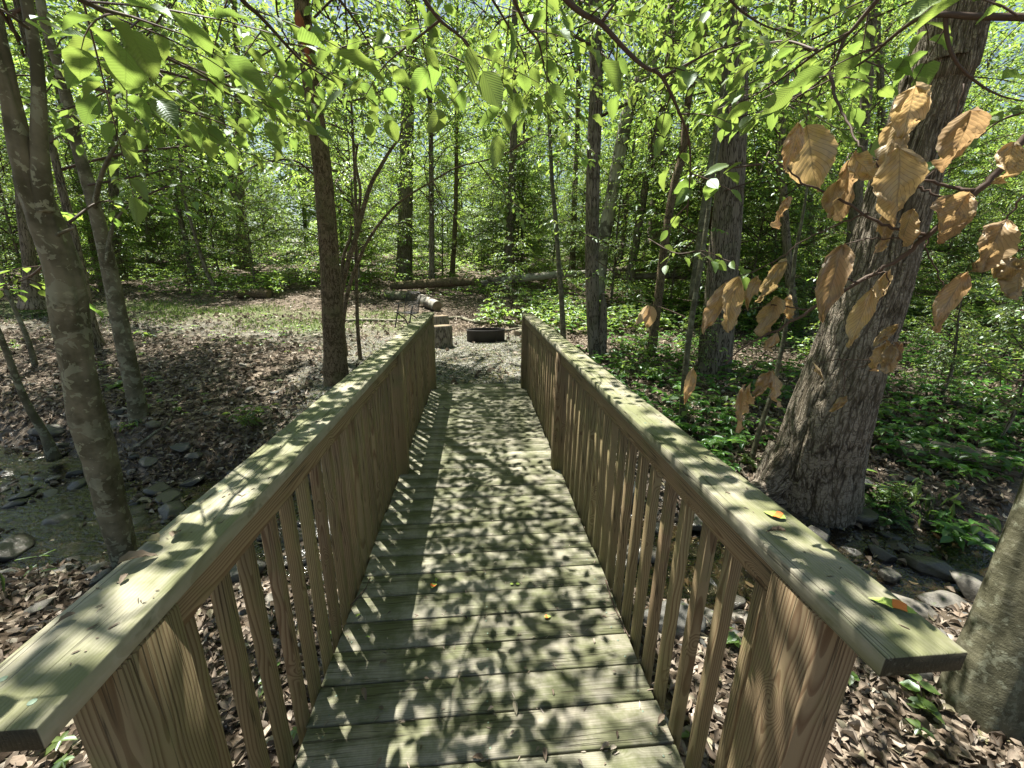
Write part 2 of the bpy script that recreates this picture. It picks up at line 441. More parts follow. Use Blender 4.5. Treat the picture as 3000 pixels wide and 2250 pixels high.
def ground_mat():
    m, nt = nmat('forest_floor'); b = N(nt)
    geo = b.n('NewGeometry'); P = geo.outputs['Position']
    gr = b.attr('gravel'); gs = b.attr('grass'); mud = b.attr('mud')
    # leaf litter: small overlapping cells
    q = b.vmath('ADD', P, b.vmath('SCALE', b.noise(P, 14, 2, .5, out=1), .05))
    vc = b.n('TexVoronoi'); vc.feature = 'F1'; b.l(q, vc.inputs['Vector']); vc.inputs['Scale'].default_value = 19
    sc = b.n('SeparateXYZ'); b.l(vc.outputs['Color'], sc.inputs[0])
    litter = b.ramp(sc.outputs[0], [(0, (.035, .026, .018)), (.3, (.085, .066, .046)), (.6, (.16, .128, .093)), (.85, (.27, .225, .175)), (1, (.36, .31, .26))], 'CONSTANT')
    dk = b.noise(P, 5, 4, .6)
    litter = b.mix(b.mr(dk, .42, .62, 0, .6), litter, (.05, .034, .02, 1))
    # gravel
    vg = b.n('TexVoronoi'); vg.feature = 'F1'; b.l(P, vg.inputs['Vector']); vg.inputs['Scale'].default_value = 55
    sg = b.n('SeparateXYZ'); b.l(vg.outputs['Color'], sg.inputs[0])
    grav = b.ramp(sg.outputs[0], [(0, (.055, .055, .048)), (.35, (.105, .105, .092)), (.7, (.18, .176, .16)), (1, (.32, .31, .285))])
    bits = b.vor(P, 30, 'F1', 'Color')
    sb = b.n('SeparateXYZ'); b.l(bits, sb.inputs[0])
    bm = b.math('MULTIPLY', b.mr(sb.outputs[1], .36, .44), b.mr(b.noise(P, 1.3, 4, .6), .35, .6, .3, .95))
    grav = b.mix(bm, grav, b.mix(sb.outputs[0], (.07, .09, .035, 1), (.13, .10, .055, 1)))
    c = b.mix(gr, litter, grav)
    grassc = b.mix(b.noise(P, 40, 3, .7), (.045, .07, .02, 1), (.12, .16, .05, 1))
    c = b.mix(b.math('MULTIPLY', gs, .7), c, grassc)
    mudc = b.mix(b.noise(P, 8, 4, .6), (.035, .028, .02, 1), (.10, .08, .058, 1))
    c = b.mix(mud, c, mudc)
    hl = b.math('ADD', b.math('MULTIPLY', sc.outputs[1], 1.0), b.math('MULTIPLY', vc.outputs['Distance'], -1.0))
    h = b.math('ADD', b.math('MULTIPLY', hl, .9), b.math('MULTIPLY', vg.outputs['Distance'], -.5))
    nb = b.bump(h, .8, .02)
    p = b.principled(c, b.mr(mud, 0, 1, .9, .35), nb, .25); b.out(p.outputs[0]); return m
MAT['ground'] = ground_mat()

def rock_mat(name, wet):
    m, nt = nmat(name); b = N(nt)
    tc = b.n('TexCoord'); oi = b.n('ObjectInfo'); P = b.vmath('ADD', tc.outputs['Object'], b.vmath('SCALE', b.n('CombineXYZ').outputs[0], 1.0))
    n1 = b.noise(P, 9, 5, .65); n2 = b.noise(P, 40, 3, .7)
    a = b.mix(oi.outputs['Random'], (.075, .08, .078, 1), (.21, .19, .155, 1))
    c = b.mix(b.mr(n1, .3, .7), b.mix(.6, a, (.04, .042, .04, 1)), a)
    geo = b.n('NewGeometry'); sn = b.n('SeparateXYZ'); b.l(geo.outputs['Normal'], sn.inputs[0])
    ms = b.mr(b.noise(P, 5, 4, .6), .58, .66)
    c = b.mix(b.math('MULTIPLY', b.math('MULTIPLY', ms, .7), b.mr(sn.outputs[2], .2, .7)), c, (.07, .10, .025, 1))
    nb = b.bump(b.math('ADD', n1, b.math('MULTIPLY', n2, .3)), .6, .01)
    sp = b.n('SeparateXYZ'); b.l(geo.outputs['Position'], sp.inputs[0])
    wetm = b.mr(sp.outputs[2], -.93, -.84, .18, .75)
    c = b.mix(b.mr(sp.outputs[2], -.93, -.86, .55, 0), c, (.02, .02, .018, 1))
    p = b.principled(c, wetm, nb, .45); b.out(p.outputs[0]); return m
MAT['rock'] = rock_mat('creek_stone', True)

def litter_mat():
    m, nt = nmat('fallen_leaf'); b = N(nt)
    r = b.attr('rnd')
    c = b.ramp(r, [(0, (.055, .045, .034)), (.2, (.12, .098, .072)), (.42, (.21, .172, .13)), (.62, (.34, .29, .235)), (.78, (.17, .128, .092)), (.88, (.50, .45, .39)), (1, (.20, .19, .10))])
    geo = b.n('NewGeometry'); nn = b.noise(geo.outputs['Position'], 60, 3, .6)
    c = b.mix(b.mr(nn, .4, .7, 0, .4), c, (.09, .05, .03, 1))
    df = b.principled(c, .7, b.bump(nn, .4, .003), .25)
    tr = b.n('BsdfTranslucent'); b.l(c, tr.inputs['Color'])
    ms = b.n('MixShader'); ms.inputs[0].default_value = .18; b.l(df.outputs[0], ms.inputs[1]); b.l(tr.outputs[0], ms.inputs[2])
    b.out(ms.outputs[0]); return m
MAT['litter'] = litter_mat()

def water_mat():
    m, nt = nmat('creek_water'); b = N(nt)
    geo = b.n('NewGeometry'); P = geo.outputs['Position']
    h = b.math('ADD', b.noise(b.mapping(P, (9, 16, 1)), 1.0, 3, .6, .8), b.math('MULTIPLY', b.noise(P, 45, 2, .5), .35))
    nb = b.bump(h, .7, .02)
    fr = b.n('Fresnel'); fr.inputs['IOR'].default_value = 1.36; b.l(nb, fr.inputs['Normal'])
    tp = b.n('BsdfTransparent'); tp.inputs['Color'].default_value = (.50, .46, .37, 1)
    gl = b.n('BsdfGlossy'); gl.inputs['Roughness'].default_value = .07; b.l(nb, gl.inputs['Normal'])
    ms = b.n('MixShader'); b.l(b.math('ADD', fr.outputs[0], .04), ms.inputs[0]); b.l(tp.outputs[0], ms.inputs[1]); b.l(gl.outputs[0], ms.inputs[2])
    b.out(ms.outputs[0]); return m
MAT['water'] = water_mat()

def simple(name, col, rough=.5, metal=0.0, bscale=60, bs=.2):
    m, nt = nmat(name); b = N(nt); tc = b.n('TexCoord')
    n1 = b.noise(tc.outputs['Object'], bscale, 4, .6); n2 = b.noise(tc.outputs['Object'], 9, 4, .6)
    c = b.mix(b.mr(n2, .35, .65, 0, .5), (*col, 1), tuple(q*.5 for q in col)+(1,))
    p = b.principled(c, rough, b.bump(n1, bs, .003), .4); p.inputs['Metallic'].default_value = metal
    b.out(p.outputs[0]); return m
MAT['black_metal'] = simple('sooty_black_steel', (.035, .031, .028), .65, .2, 30, .6)
MAT['mesh_black'] = simple('black_coated_wire', (.02, .02, .02), .45, 0)
MAT['petal'] = simple('tulip_poplar_petal', (.26, .36, .075), .55)
MAT['petal_orange'] = simple('orange_petal_band', (.62, .18, .04), .55)
MAT['screw'] = simple('weathered_screw_head', (.16, .22, .17), .5, .5)
def endgrain():
    m, nt = nmat('sawn_log_end'); b = N(nt); tc = b.n('TexCoord')
    P = b.vmath('ADD', tc.outputs['Object'], b.vmath('SCALE', b.noise(tc.outputs['Object'], 4, 2, out=1), .03))
    sp = b.n('SeparateXYZ'); b.l(P, sp.inputs[0])
    r = b.math('SQRT', b.math('ADD', b.math('MULTIPLY', sp.outputs[0], sp.outputs[0]), b.math('MULTIPLY', sp.outputs[1], sp.outputs[1])))
    s = b.math('FRACT', b.math('MULTIPLY', r, 90))
    c = b.mix(s, (.30, .24, .17, 1), (.17, .125, .085, 1))
    c = b.mix(b.mr(b.noise(P, 6, 4, .6), .45, .65, 0, .6), c, (.10, .09, .05, 1))
    p = b.principled(c, .9, None, .2); b.out(p.outputs[0]); return m
MAT['endgrain'] = endgrain()

# ------------------------------------------------------------------ geometry builders
def spline(P, n):
    P = np.asarray(P, float); k = len(P)
    Q = np.vstack([2*P[0]-P[1], P, 2*P[-1]-P[-2]])
    t = np.linspace(0, k-1, n); i = np.clip(np.floor(t).astype(int), 0, k-2); u = (t-i)[:, None]
    a, b_, c, d = Q[i], Q[i+1], Q[i+2], Q[i+3]
    return .5*((2*b_)+(-a+c)*u+(2*a-5*b_+4*c-d)*u*u+(-a+3*b_-3*c+d)*u**3)
def frames(P):
    T = np.gradient(P, axis=0); T /= np.linalg.norm(T, axis=1)[:, None]+1e-12
    Nn = np.zeros_like(P); up = np.array([0, -1.0, 0]) if abs(T[0][1]) < .9 else np.array([0, 0, 1.0])
    v = up-T[0]*np.dot(up, T[0]); Nn[0] = v/np.linalg.norm(v)
    for i in range(1, len(P)):
        v = Nn[i-1]-T[i]*np.dot(Nn[i-1], T[i]); Nn[i] = v/(np.linalg.norm(v)+1e-12)
    return T, Nn, np.cross(T, Nn)
def tube(P, R, seg=12, disp=None, cap=True, closed_uv=True):
    """returns verts, [quads, tris], uv, extra 'fur'"""
    P = np.asarray(P, float); n = len(P); R = np.asarray(R, float)
    T, A, B = frames(P)
    ang = np.linspace(0, 2*PI, seg, endpoint=False)+PI      # seam turned away
    L = np.concatenate([[0], np.cumsum(np.linalg.norm(np.diff(P, axis=0), axis=1))])
    AA = ang[None, :]+0*L[:, None]; LL = L[:, None]+0*AA
    rad = R[:, None]+0*AA
    fur = np.zeros_like(rad)
    if disp is not None:
        dr, fur = disp(AA, LL, rad); rad = rad+dr
    V = P[:, None, :]+A[:, None, :]*(np.cos(AA)*rad)[..., None]+B[:, None, :]*(np.sin(AA)*rad)[..., None]
    V = V.reshape(-1, 3)
    i = np.arange(n-1)[:, None]*seg; j = np.arange(seg)[None, :]; j2 = (j+1) % seg
    q = np.stack([i+j, i+j2, i+seg+j2, i+seg+j], -1).reshape(-1, 4)
    rm = float(np.mean(R))
    # mirror the u coordinate so it has no seam
    uu = np.abs(((AA) % (2*PI))-PI)*rm*1.0
    sgn = np.where(((AA) % (2*PI)) > PI, 1, 1)
    uv = np.stack([uu*sgn+ (np.sin(AA)*.0), LL], -1).reshape(-1, 2)
    F = [q]
    if cap:
        V = np.vstack([V, P[0], P[-1]]); c0, c1 = n*seg, n*seg+1
        jj = np.arange(seg); j3 = (jj+1) % seg
        F.append(np.stack([np.full(seg, c0), j3, jj], -1)); F.append(np.stack([np.full(seg, c1), (n-1)*seg+jj, (n-1)*seg+j3], -1))
        uv = np.vstack([uv, [0, 0], [0, L[-1]]]); fur = np.concatenate([fur.ravel(), [0, 0]])
    return V, F, uv, np.ravel(fur)
class Acc:
    def __init__(s): s.v = []; s.f = {}; s.uv = []; s.r = []; s.fur = []; s.n = 0
    def add(s, V, F, uv=None, rnd=None, fur=None):
        if not isinstance(F, (list, tuple)): F = [F]
        for f in F: s.f.setdefault(f.shape[1], []).append(f+s.n)
        s.v.append(V); s.uv.append(uv if uv is not None else np.zeros((len(V), 2))); s.r.append(rnd if rnd is not None else np.zeros(len(V)))
        s.fur.append(fur if fur is not None else np.zeros(len(V)))
        s.n += len(V)
    def mesh(s, name, smooth=True):
        return mesh(name, np.vstack(s.v), [np.vstack(f) for f in s.f.values()], np.vstack(s.uv), np.concatenate(s.r), smooth, {'fur': np.concatenate(s.fur)})
def norm(a): return a/(np.linalg.norm(a, axis=-1, keepdims=True)+1e-12)

# leaf templates: (u along, v side, w up) and faces, uv
def tpl(kind):
    if kind == 'quad':
        V = np.array([[0, 0, 0], [.45, .5, .08], [1, 0, -.12], [.45, -.5, .08]]); F = [np.array([[0, 1, 2], [0, 2, 3]])]
    elif kind == 'hex':
        V = np.array([[0, 0, 0], [.28, .42, .07], [.68, .40, .03], [1, 0, -.16], [.68, -.40, .03], [.28, -.42, .07]])
        F = [np.array([[0, 1, 2, 3], [0, 3, 4, 5]])]
    elif kind == 'fine':
        us = np.array([0, .08, .2, .35, .5, .65, .8, .92, 1.0]); ws = np.array([.02, .24, .42, .5, .495, .42, .27, .11, 0.0])
        rows = []
        for u, w in zip(us, ws):
            for s_ in (-1, -.5, 0, .5, 1):
                rows.append([u, s_*w, .16*abs(s_)*w*1.4-.20*u*u+.02*math.sin(u*22)*abs(s_)])
        V = np.array(rows); F = []
        q = []
        for i in range(8):
            for j in range(4): q.append([i*5+j, i*5+j+1, i*5+j+6, i*5+j+5])
        F = [np.array(q)]
    elif kind == 'litter':
        rows = []
        us = [0, .14, .38, .64, .86, 1.0]; ws = [.03, .30, .47, .42, .20, .01]
        for i, (u, w) in enumerate(zip(us, ws)):
            for s_ in (-1, 0, 1): rows.append([u, s_*w*(1+.12*math.sin(i*2.7+s_)), .42*abs(s_)*w*1.3-.5*(u-.5)**2+.03*math.sin(i*3.1+s_*2)])
        V = np.array(rows); q = []
        for i in range(5):
            for j in range(2): q.append([i*3+j, i*3+j+1, i*3+j+4, i*3+j+3])
        F = [np.array(q)]
    elif kind == 'curl':
        rows = []
        us = [0, .3, .7, 1.0]; ws = [.05, .45, .42, .03]
        for u, w in zip(us, ws):
            for s_ in (-1, 0, 1): rows.append([u, s_*w, .30*abs(s_)*(w*1.5)-.15*(u-.5)**2])
        V = np.array(rows); q = []
        for i in range(3):
            for j in range(2): q.append([i*3+j, i*3+j+1, i*3+j+4, i*3+j+3])
        F = [np.array(q)]
    uv = np.stack([V[:, 0], V[:, 1]+.5], -1)
    return V, F, uv
TPL = {k: tpl(k) for k in ('quad', 'hex', 'fine', 'curl', 'litter')}
def leaves(kind, pos, dr, up, L, W, rnd, bend=None):
    V0, F0, uv0 = TPL[kind]
    n = len(pos); k = len(V0)
    dr = norm(dr); side = norm(np.cross(up, dr)); nn = norm(np.cross(dr, side))
    w = V0[None, :, 2]*np.where(np.abs(V0[None, :, 1]) > .02, np.minimum(L, 1.9*W)[:, None], L[:, None])
    if bend is not None: w = w*bend[:, None]
    P = pos[:, None, :]+dr[:, None, :]*(V0[None, :, 0]*L[:, None])[..., None]+side[:, None, :]*(V0[None, :, 1]*W[:, None])[..., None]+nn[:, None, :]*w[..., None]
    off = (np.arange(n)*k)[:, None, None]
    F = [(f[None]+off).reshape(-1, f.shape[1]) for f in F0]
    return P.reshape(-1, 3), F, np.tile(uv0, (n, 1)), np.repeat(rnd, k)

def rot_about(v, axis, a):
    axis = axis/np.linalg.norm(axis)
    return v*math.cos(a)+np.cross(axis, v)*math.sin(a)+axis*np.dot(axis, v)*(1-math.cos(a))

def leafy_branch(W, LV, P, r0, twig_gap, twig_len, leaf, leaf_gap, start=.15, seg=6, up=np.array([0, 0, 1.0]), kind='hex', twig_tubes=True, rg=RG, droop=.25, sub=True, wl=.58, npts=None, flat=.35):
    """main polyline P with alternate side twigs that carry alternate leaves, all in a loose plane"""
    n = npts or max(6, len(P)*4); C = spline(P, n)
    R = np.linspace(r0, r0*.25, n)
    V, F, uv, fur = tube(C, R, seg); W.add(V, F, uv, None, fur)
    seglen = np.linalg.norm(np.diff(C, axis=0), axis=1); Lc = np.concatenate([[0], np.cumsum(seglen)]); tot = Lc[-1]
    s = tot*start; side = 1
    lp, ld, lu, ll = [], [], [], []
    while s < tot:
        i = min(np.searchsorted(Lc, s), n-1); i = max(i, 1)
        f = (s-Lc[i-1])/(Lc[i]-Lc[i-1]+1e-9); p = C[i-1]*(1-f)+C[i]*f
        t = norm(C[i]-C[i-1])
        sd = norm(np.cross(up, t)); frac = s/tot
        a = math.radians(rg.uniform(38, 68))
        d = t*math.cos(a)+sd*side*math.sin(a)+up*rg.uniform(-flat, flat)*.6
        d = norm(d); TL = twig_len*(1.15-.75*frac)*rg.uniform(.65, 1.2)
        k = max(3, int(TL/leaf_gap))
        us = np.linspace(0, 1, k)
        cur = rg.uniform(-.25, .25)
        pts = p+d*(us*TL)[:, None]+sd*(cur*TL*us**2)[:, None]-np.array([0, 0, 1.0])*(droop*TL*us**2)[:, None]
        if twig_tubes:
            V, F, uv, fur = tube(pts[::max(1, k//4)] if k > 5 else pts, np.linspace(r0*.35, r0*.12, len(pts[::max(1, k//4)] if k > 5 else pts)), 3, cap=False); W.add(V, F, uv, None, fur)
        td = norm(np.gradient(pts, axis=0))
        pl = norm(np.cross(td, up+0*td)); alt = np.where(np.arange(k) % 2, 1, -1)[:, None]
        la = np.radians(rg.uniform(35, 65, k))[:, None]
        dd = td*np.cos(la)+pl*alt*np.sin(la)+rg.normal(0, .16, (k, 3))
        dd[-1] = td[-1]; dd[:, 2] -= rg.uniform(0, .35, k)
        uu = up+rg.normal(0, flat, (k, 3))
        m = us > .12
        lp.append(pts[m]); ld.append(dd[m]); lu.append(uu[m]); ll.append((leaf*rg.uniform(.6, 1.15, k)*(.8+.4*us))[m])
        s += twig_gap*rg.uniform(.6, 1.4)*(1-.35*frac); side = -side
    # leaves at the tip
    lp = np.vstack(lp); ld = np.vstack(ld); lu = np.vstack(lu); ll = np.concatenate(ll)
    LV.append((kind, lp, ld, lu, ll, ll*rg.uniform(wl*.85, wl*1.15, len(ll))))
def flush(A, LV, rg=RG):
    for kind, p, d, u, L, Wd in LV:
        V, F, uv, r = leaves(kind, p, d, u, L, Wd, rg.random(len(p)), rg.uniform(.3, 1.8, len(p)))
        A.add(V, F, uv, r)
def box(a, b, bev=.003):
    """box from a to b with small chamfers along all edges (via octagonal profile in yz, length x)"""
    (x0, y0, z0), (x1, y1, z1) = a, b
    pr = [(y0+bev, z0), (y1-bev, z0), (y1, z0+bev), (y1, z1-bev), (y1-bev, z1), (y0+bev, z1), (y0, z1-bev), (y0, z0+bev)]
    V = []
    for x, s_ in ((x0, bev), (x0+bev, 0), (x1-bev, 0), (x1, bev)):
        for y, z in pr:
            yy = min(max(y, y0+s_), y1-s_); zz = min(max(z, z0+s_), z1-s_); V.append((x, yy, zz))
    q = []
    for i in range(3):
        for j in range(8): q.append([i*8+j, i*8+(j+1) % 8, (i+1)*8+(j+1) % 8, (i+1)*8+j])
    caps = [[7-k for k in range(8)], [24+k for k in range(8)]]
    return np.array(V, float), [np.array(q), np.array(caps)]
#SPLIT

# ================================================================== TERRAIN MESH
def axis_pts():
    xs = np.concatenate([-np.geomspace(130, 14, 46), np.arange(-13.9, 12, .10), np.geomspace(12.1, 130, 46)])
    ys = np.concatenate([np.linspace(-30, -2.2, 14), np.arange(-2, 15, .10), np.geomspace(15.1, 160, 90)])
    return xs, ys
xs, ys = axis_pts()
X, Y = np.meshgrid(xs, ys)
Z = gz(X, Y)
dcr = np.abs(Y-creek_y(X))
gravel = sstep(5.0, 5.3, Y)*(1-sstep(9.3, 10.8, Y+.5*fbm(X, Y, 0, 3, 3)))*(1-sstep(1.9, 2.7, X+.4*fbm(X, Y, 0, 3, 4)))
band = (9.4-.22*X)
gravel = np.maximum(gravel*sstep(-3.6, -2.4, X+.3*fbm(X, Y, 0, 3, 8)), (X < 1.5)*(1-sstep(.4, 1.6, np.abs(Y-band)+.8*fbm(X*.8, Y*.8, 0, 3, 4)))*.75)
grassm = (X < -1.5)*(1-sstep(.4, 1.5, np.abs(Y-(11.3-.20*X))+.9*fbm(X*.7, Y*.7, 0, 3, 14)))
mud = 1-sstep(.9, 1.25, dcr+.25*fbm(X*1.5, Y*1.5, 0, 3, 2))
ny, nx = X.shape
idx = np.arange(ny*nx).reshape(ny, nx)
Fq = np.stack([idx[:-1, :-1], idx[:-1, 1:], idx[1:, 1:], idx[1:, :-1]], -1).reshape(-1, 4)
g = link('ground', mesh('ground', np.stack([X, Y, Z], -1).reshape(-1, 3), Fq, None, None, True, {'gravel': gravel.ravel(), 'grass': grassm.ravel(), 'mud': mud.ravel()}), MAT['ground'])
tag(g, kind='structure')

# creek water: a sheet that follows the bed
wx = np.arange(-14, 14, .12); wo = np.linspace(-1.5, 1.5, 26)
WX, WO = np.meshgrid(wx, wo); WY = creek_y(WX)+WO
WZ = -1.012+.006*fbm(WX*3, WY*5, 0, 3, 21)-.0*WX
ny, nx = WX.shape; idx = np.arange(ny*nx).reshape(ny, nx)
Fq = np.stack([idx[:-1, :-1], idx[:-1, 1:], idx[1:, 1:], idx[1:, :-1]], -1).reshape(-1, 4)
tag(link('creek_water', mesh('creek_water', np.stack([WX, WY, WZ], -1).reshape(-1, 3), Fq, smooth=True), MAT['water']), kind='structure')

# ================================================================== FOOTBRIDGE
bridge = thing('footbridge', (0, 0, 0), 'small wooden footbridge with green mossy deck and two railings over the creek', 'bridge')
rb = random.Random(4)
def part(name, V, F, mat, loc, rot=(0, 0, 0), parent=bridge, me=None):
    if me is None: me = mesh(name, V, F)
    o = link(name, me, mat, parent, loc); o.rotation_euler = rot; return o
PW = .1437; Y0 = .9256; HW = .6275
dm = [mesh('deck_board', *box((-HW-e1, -.0695, -.034), (HW+e2, .0695, 0), .004)) for e1, e2 in ((0, .003), (.006, -.002), (-.004, .005), (.003, 0))]
deck_top = 0.0
for i in range(-3, 31):
    b_ = part('deck_board', None, None, MAT['deck'], (rb.uniform(-.003, .003), Y0+(i+.5)*PW, rb.uniform(-.0025, .001)), (rb.uniform(-.004, .004), 0, rb.uniform(-.0022, .0022)+(PI if rb.random() < .5 else 0)), me=dm[i % 4])
YS, YE = Y0-3*PW, Y0+31*PW
for sx in (-.59, 0, .59):
    part('stringer', *box((-(YE-YS)/2+.02, -.019, -.10), ((YE-YS)/2-.02, .019, .10), .004), MAT['post'], (sx, (YS+YE)/2, -.138), (0, 0, PI/2))
CZ = .999; CT = .037
sideinfo = []
for s in (-1, 1):
    y_a, y_b = (.405, 5.25) if s > 0 else (.40, 5.26)
    L = y_b-y_a
    # handrail (cap), length along Y
    V, F = box((-L/2, -.0685, -CT), (L/2, .0685, 0), .0022)
    part('handrail', V, F, MAT['cap'], (s*.6315, (y_a+y_b)/2, CZ), (0, 0, PI/2))
    yp = [(.505, .635), (2.86, 2.95), (5.15, 5.24)]
    for k, (p0, p1) in enumerate(yp):
        hh = CZ-CT-.002
        V, F = box((-hh/2-.08, -(p1-p0)/2, -.045), (hh/2, (p1-p0)/2, .045), .005)
        xi = .564 if k == 0 else .566
        part('post', V, F, MAT['post'], (s*(xi+.045), (p0+p1)/2, hh/2), (PI, -PI/2, 0) if s > 0 else (0, -PI/2, 0))
    for k in range(2):
        a0, a1 = yp[k][1]+.002, yp[k+1][0]-.002
        V, F = box((-(a1-a0)/2, -.0185, -.0445), ((a1-a0)/2, .0185, .0445), .003)
        part('top_rail', V, F, MAT['post'], (s*.6095, (a0+a1)/2, CZ-CT-.0465), (0, 0, PI/2 if s > 0 else -PI/2))
        nb_ = 18; hh = CZ-CT-.004+.17
        V, F = box((-hh/2, -.0175, -.0175), (hh/2, .0175, .0175), .003); me = mesh('baluster', V, F)
        for j in range(nb_):
            yy = a0+.035+(a1-a0-.07)*(j+.5-.02)/nb_
            part('baluster', None, None, MAT['post'], (s*(.6485+rb.uniform(0, .002)), yy+rb.uniform(-.006, .006), -.17+hh/2), (rb.choice([0, PI/2, PI, -PI/2]), -PI/2+rb.uniform(-.003, .003), 0), me=me)
# screw heads on the handrails
sc_me = None
A = Acc()
for s in (-1, 1):
    for k in range(12):
        for dx in (-.035, .03):
            c = np.array([s*.6315+dx+rb.uniform(-.008, .008), .48+k*.42+rb.uniform(-.05, .05), CZ+.0006])
            an = np.linspace(0, 2*PI, 10, endpoint=False)
            V = np.vstack([c+np.stack([np.cos(an)*.0048, np.sin(an)*.0048, 0*an], -1), [c+np.array([0, 0, .0008])]])
            A.add(V, np.array([[q, (q+1) % 10, 10] for q in range(10)]))
sc = link('screw_heads', A.mesh('screw_heads'), MAT['screw'], bridge)
A = Acc()
for i in range(-3, 31):
    for x_ in (-.565, 0, .565):
        for dy in (-.035, .035):
            c = np.array([x_+rb.uniform(-.008, .008), Y0+(i+.5)*PW+dy+rb.uniform(-.006, .006), .0016]); an = np.linspace(0, 2*PI, 8, endpoint=False)
            V = np.vstack([c+np.stack([np.cos(an)*.0035, np.sin(an)*.0035, 0*an], -1), [c+np.array([0, 0, .0006])]]); A.add(V, np.array([[q, (q+1) % 8, 8] for q in range(8)]))
link('nail_heads', A.mesh('nail_heads'), MAT['screw'], bridge)

# ================================================================== TREES
PK = lambda pts: [(x*K, y*K) for x, y in pts]
def pathtube(pts3, radii, n=40, seg=16, disp=None):
    C = spline(pts3, n); R = np.interp(np.linspace(0, 1, n), np.linspace(0, 1, len(radii)), radii)
    return tube(C, R, seg, disp)
def bumpy(amp, fr=3.0, seed=0, lobes=0):
    def d(A, L, r):
        x = np.cos(A)*fr; y = np.sin(A)*fr
        return amp*fbm(x, y, L*2.2, 3, seed), 0*r
    return d
def trunk_from_pixels(pts, Y, widths, top_extra=None, base=None, n=48, seg=20, flare=1.35, disp=None, Yend=None, seed=0, down=.35):
    """pts: photo pixels from base to top, placed on the plane y=Y (leaning to Yend); widths in photo px"""
    P = []; R = []
    for i, ((px, py), w) in enumerate(zip(pts, widths)):
        f = i/max(1, len(pts)-1); yy = Y if Yend is None else Y+(Yend-Y)*f
        p = aty(px, py, yy); P.append(p)
        zc = np.dot(p-CAM, _F); j = min(i, len(pts)-2)
        lean = abs(pts[j+1][0]-pts[j][0])/max(1.0, math.hypot(pts[j+1][0]-pts[j][0], pts[j+1][1]-pts[j][1]))
        R.append(w*zc/FPX/2*math.sqrt(1-min(lean, .9)**2)/math.hypot(1, (px-1500)/FPX))   # wide-angle stretch off axis
    P = np.array(P); R = np.array(R)
    if top_extra:
        d = norm(P[-1]-P[-2]); d = norm(d*np.array([.6, .3, 1]))
        P = np.vstack([P, P[-1]+d*top_extra*.5, P[-1]+d*top_extra]); R = np.concatenate([R, [R[-1]*.75, R[-1]*.3]])
    # sink the base
    d0 = norm(P[0]-P[1]); d0 = norm(d0*np.array([.3, .3, 1])); P = np.vstack([P[0]+d0*down, P]); R = np.concatenate([[R[0]*flare], R])
    C = spline(P, n)
    # radii by chord length
    Lp = np.concatenate([[0], np.cumsum(np.linalg.norm(np.diff(P, axis=0), axis=1))]); Lc = np.concatenate([[0], np.cumsum(np.linalg.norm(np.diff(C, axis=0), axis=1))])
    RR = np.interp(Lc/Lc[-1], Lp/Lp[-1], R)
    return C, RR, P, R

# shared crowns ----------------------------------------------------
def make_crown(seed, H, z0, rad, limbs, leaf, kind, twig_len=.8, gap=.16, leaf_gap=.07, tubes=True, rise=.5, trunk_r=.08, name='crown'):
    rg = np.random.default_rng(seed); W = Acc(); LV = []
    for i in range(limbs):
        f = min(.999, max(0, (i+rg.uniform(-1.5, 2.5))/limbs)); z = z0+(H-z0)*f
        az = rg.uniform(0, 2*PI)
        prof = (1-f)**.6*.75+.3 if f > .3 else .75+f*.7
        L = rad*prof*rg.uniform(.35, 1.25)
        d = np.array([math.cos(az), math.sin(az), 0]); r_ = rg.uniform(.2, 2.2)*rise*(.6+f)
        wv = lambda s_: rg.normal(0, s_*L, 3)*np.array([1, 1, .7])
        P = [np.array([0, 0, z]), d*L*.33+np.array([0, 0, z+L*.30*r_])+wv(.05), d*L*.68+np.array([0, 0, z+L*.50*r_])+wv(.12), d*L+np.array([0, 0, z+L*.50*r_-.04*L])+wv(.16)]
        leafy_branch(W, LV, P, .012+.006*L, gap, twig_len*(.6+.4*L/rad), leaf, leaf_gap, start=.22, seg=4, kind=kind, twig_tubes=tubes, rg=rg, npts=7, flat=.3)
    wm = W.mesh(name+'_limbs'); A = Acc(); flush(A, LV, rg)
    nl = sum(len(q[1]) for q in LV)
    return wm, A.mesh(name, smooth=False), nl
CR = {}
tot = 0
for k in range(4):
    CR['under', k] = make_crown(100+k, 7.5, .5, 2.7, 50, .10, 'hex', 1.0, .095, .055); tot += CR['under', k][2]
for k in range(3):
    CR['small', k] = make_crown(200+k, 3.2, .35, 1.15, 26, .10, 'hex', .55, .085, .05); tot += CR['small', k][2]
for k in range(4):
    CR['tall', k] = make_crown(300+k, 19, 7.0, 4.6, 42, .17, 'quad', 1.8, .24, .11, tubes=False, rise=.9); tot += CR['tall', k][2]
for k in range(2):
    CR['mid', k] = make_crown(400+k, 12, 3.0, 3.4, 42, .125, 'quad', 1.4, .16, .085, tubes=False, rise=.7); tot += CR['mid', k][2]
CR['airy', 0] = make_crown(500, 11, 3.2, 3.0, 19, .115, 'hex', 1.0, .11, .055, rise=.7)
CR['airy', 1] = make_crown(501, 10, 3.0, 2.8, 17, .115, 'hex', 1.0, .11, .055, rise=.7)
print('CROWN', {k: v[2] for k, v in CR.items()})

def add_crown(root, key, scale=1.0, mat='leaf', rot=0.0, loc=(0, 0, 0)):
    wm, lm, _ = CR[key]
    if len(wm.materials) == 0: wm.materials.append(MAT['twig'])
    if len(lm.materials) == 0: lm.materials.append(MAT[mat])
    c = link('crown', lm, None, root, loc); c.rotation_euler = (0, 0, rot); c.scale = (scale,)*3
    w = link('limbs', wm, None, c)      # limbs inside the crown
    return c

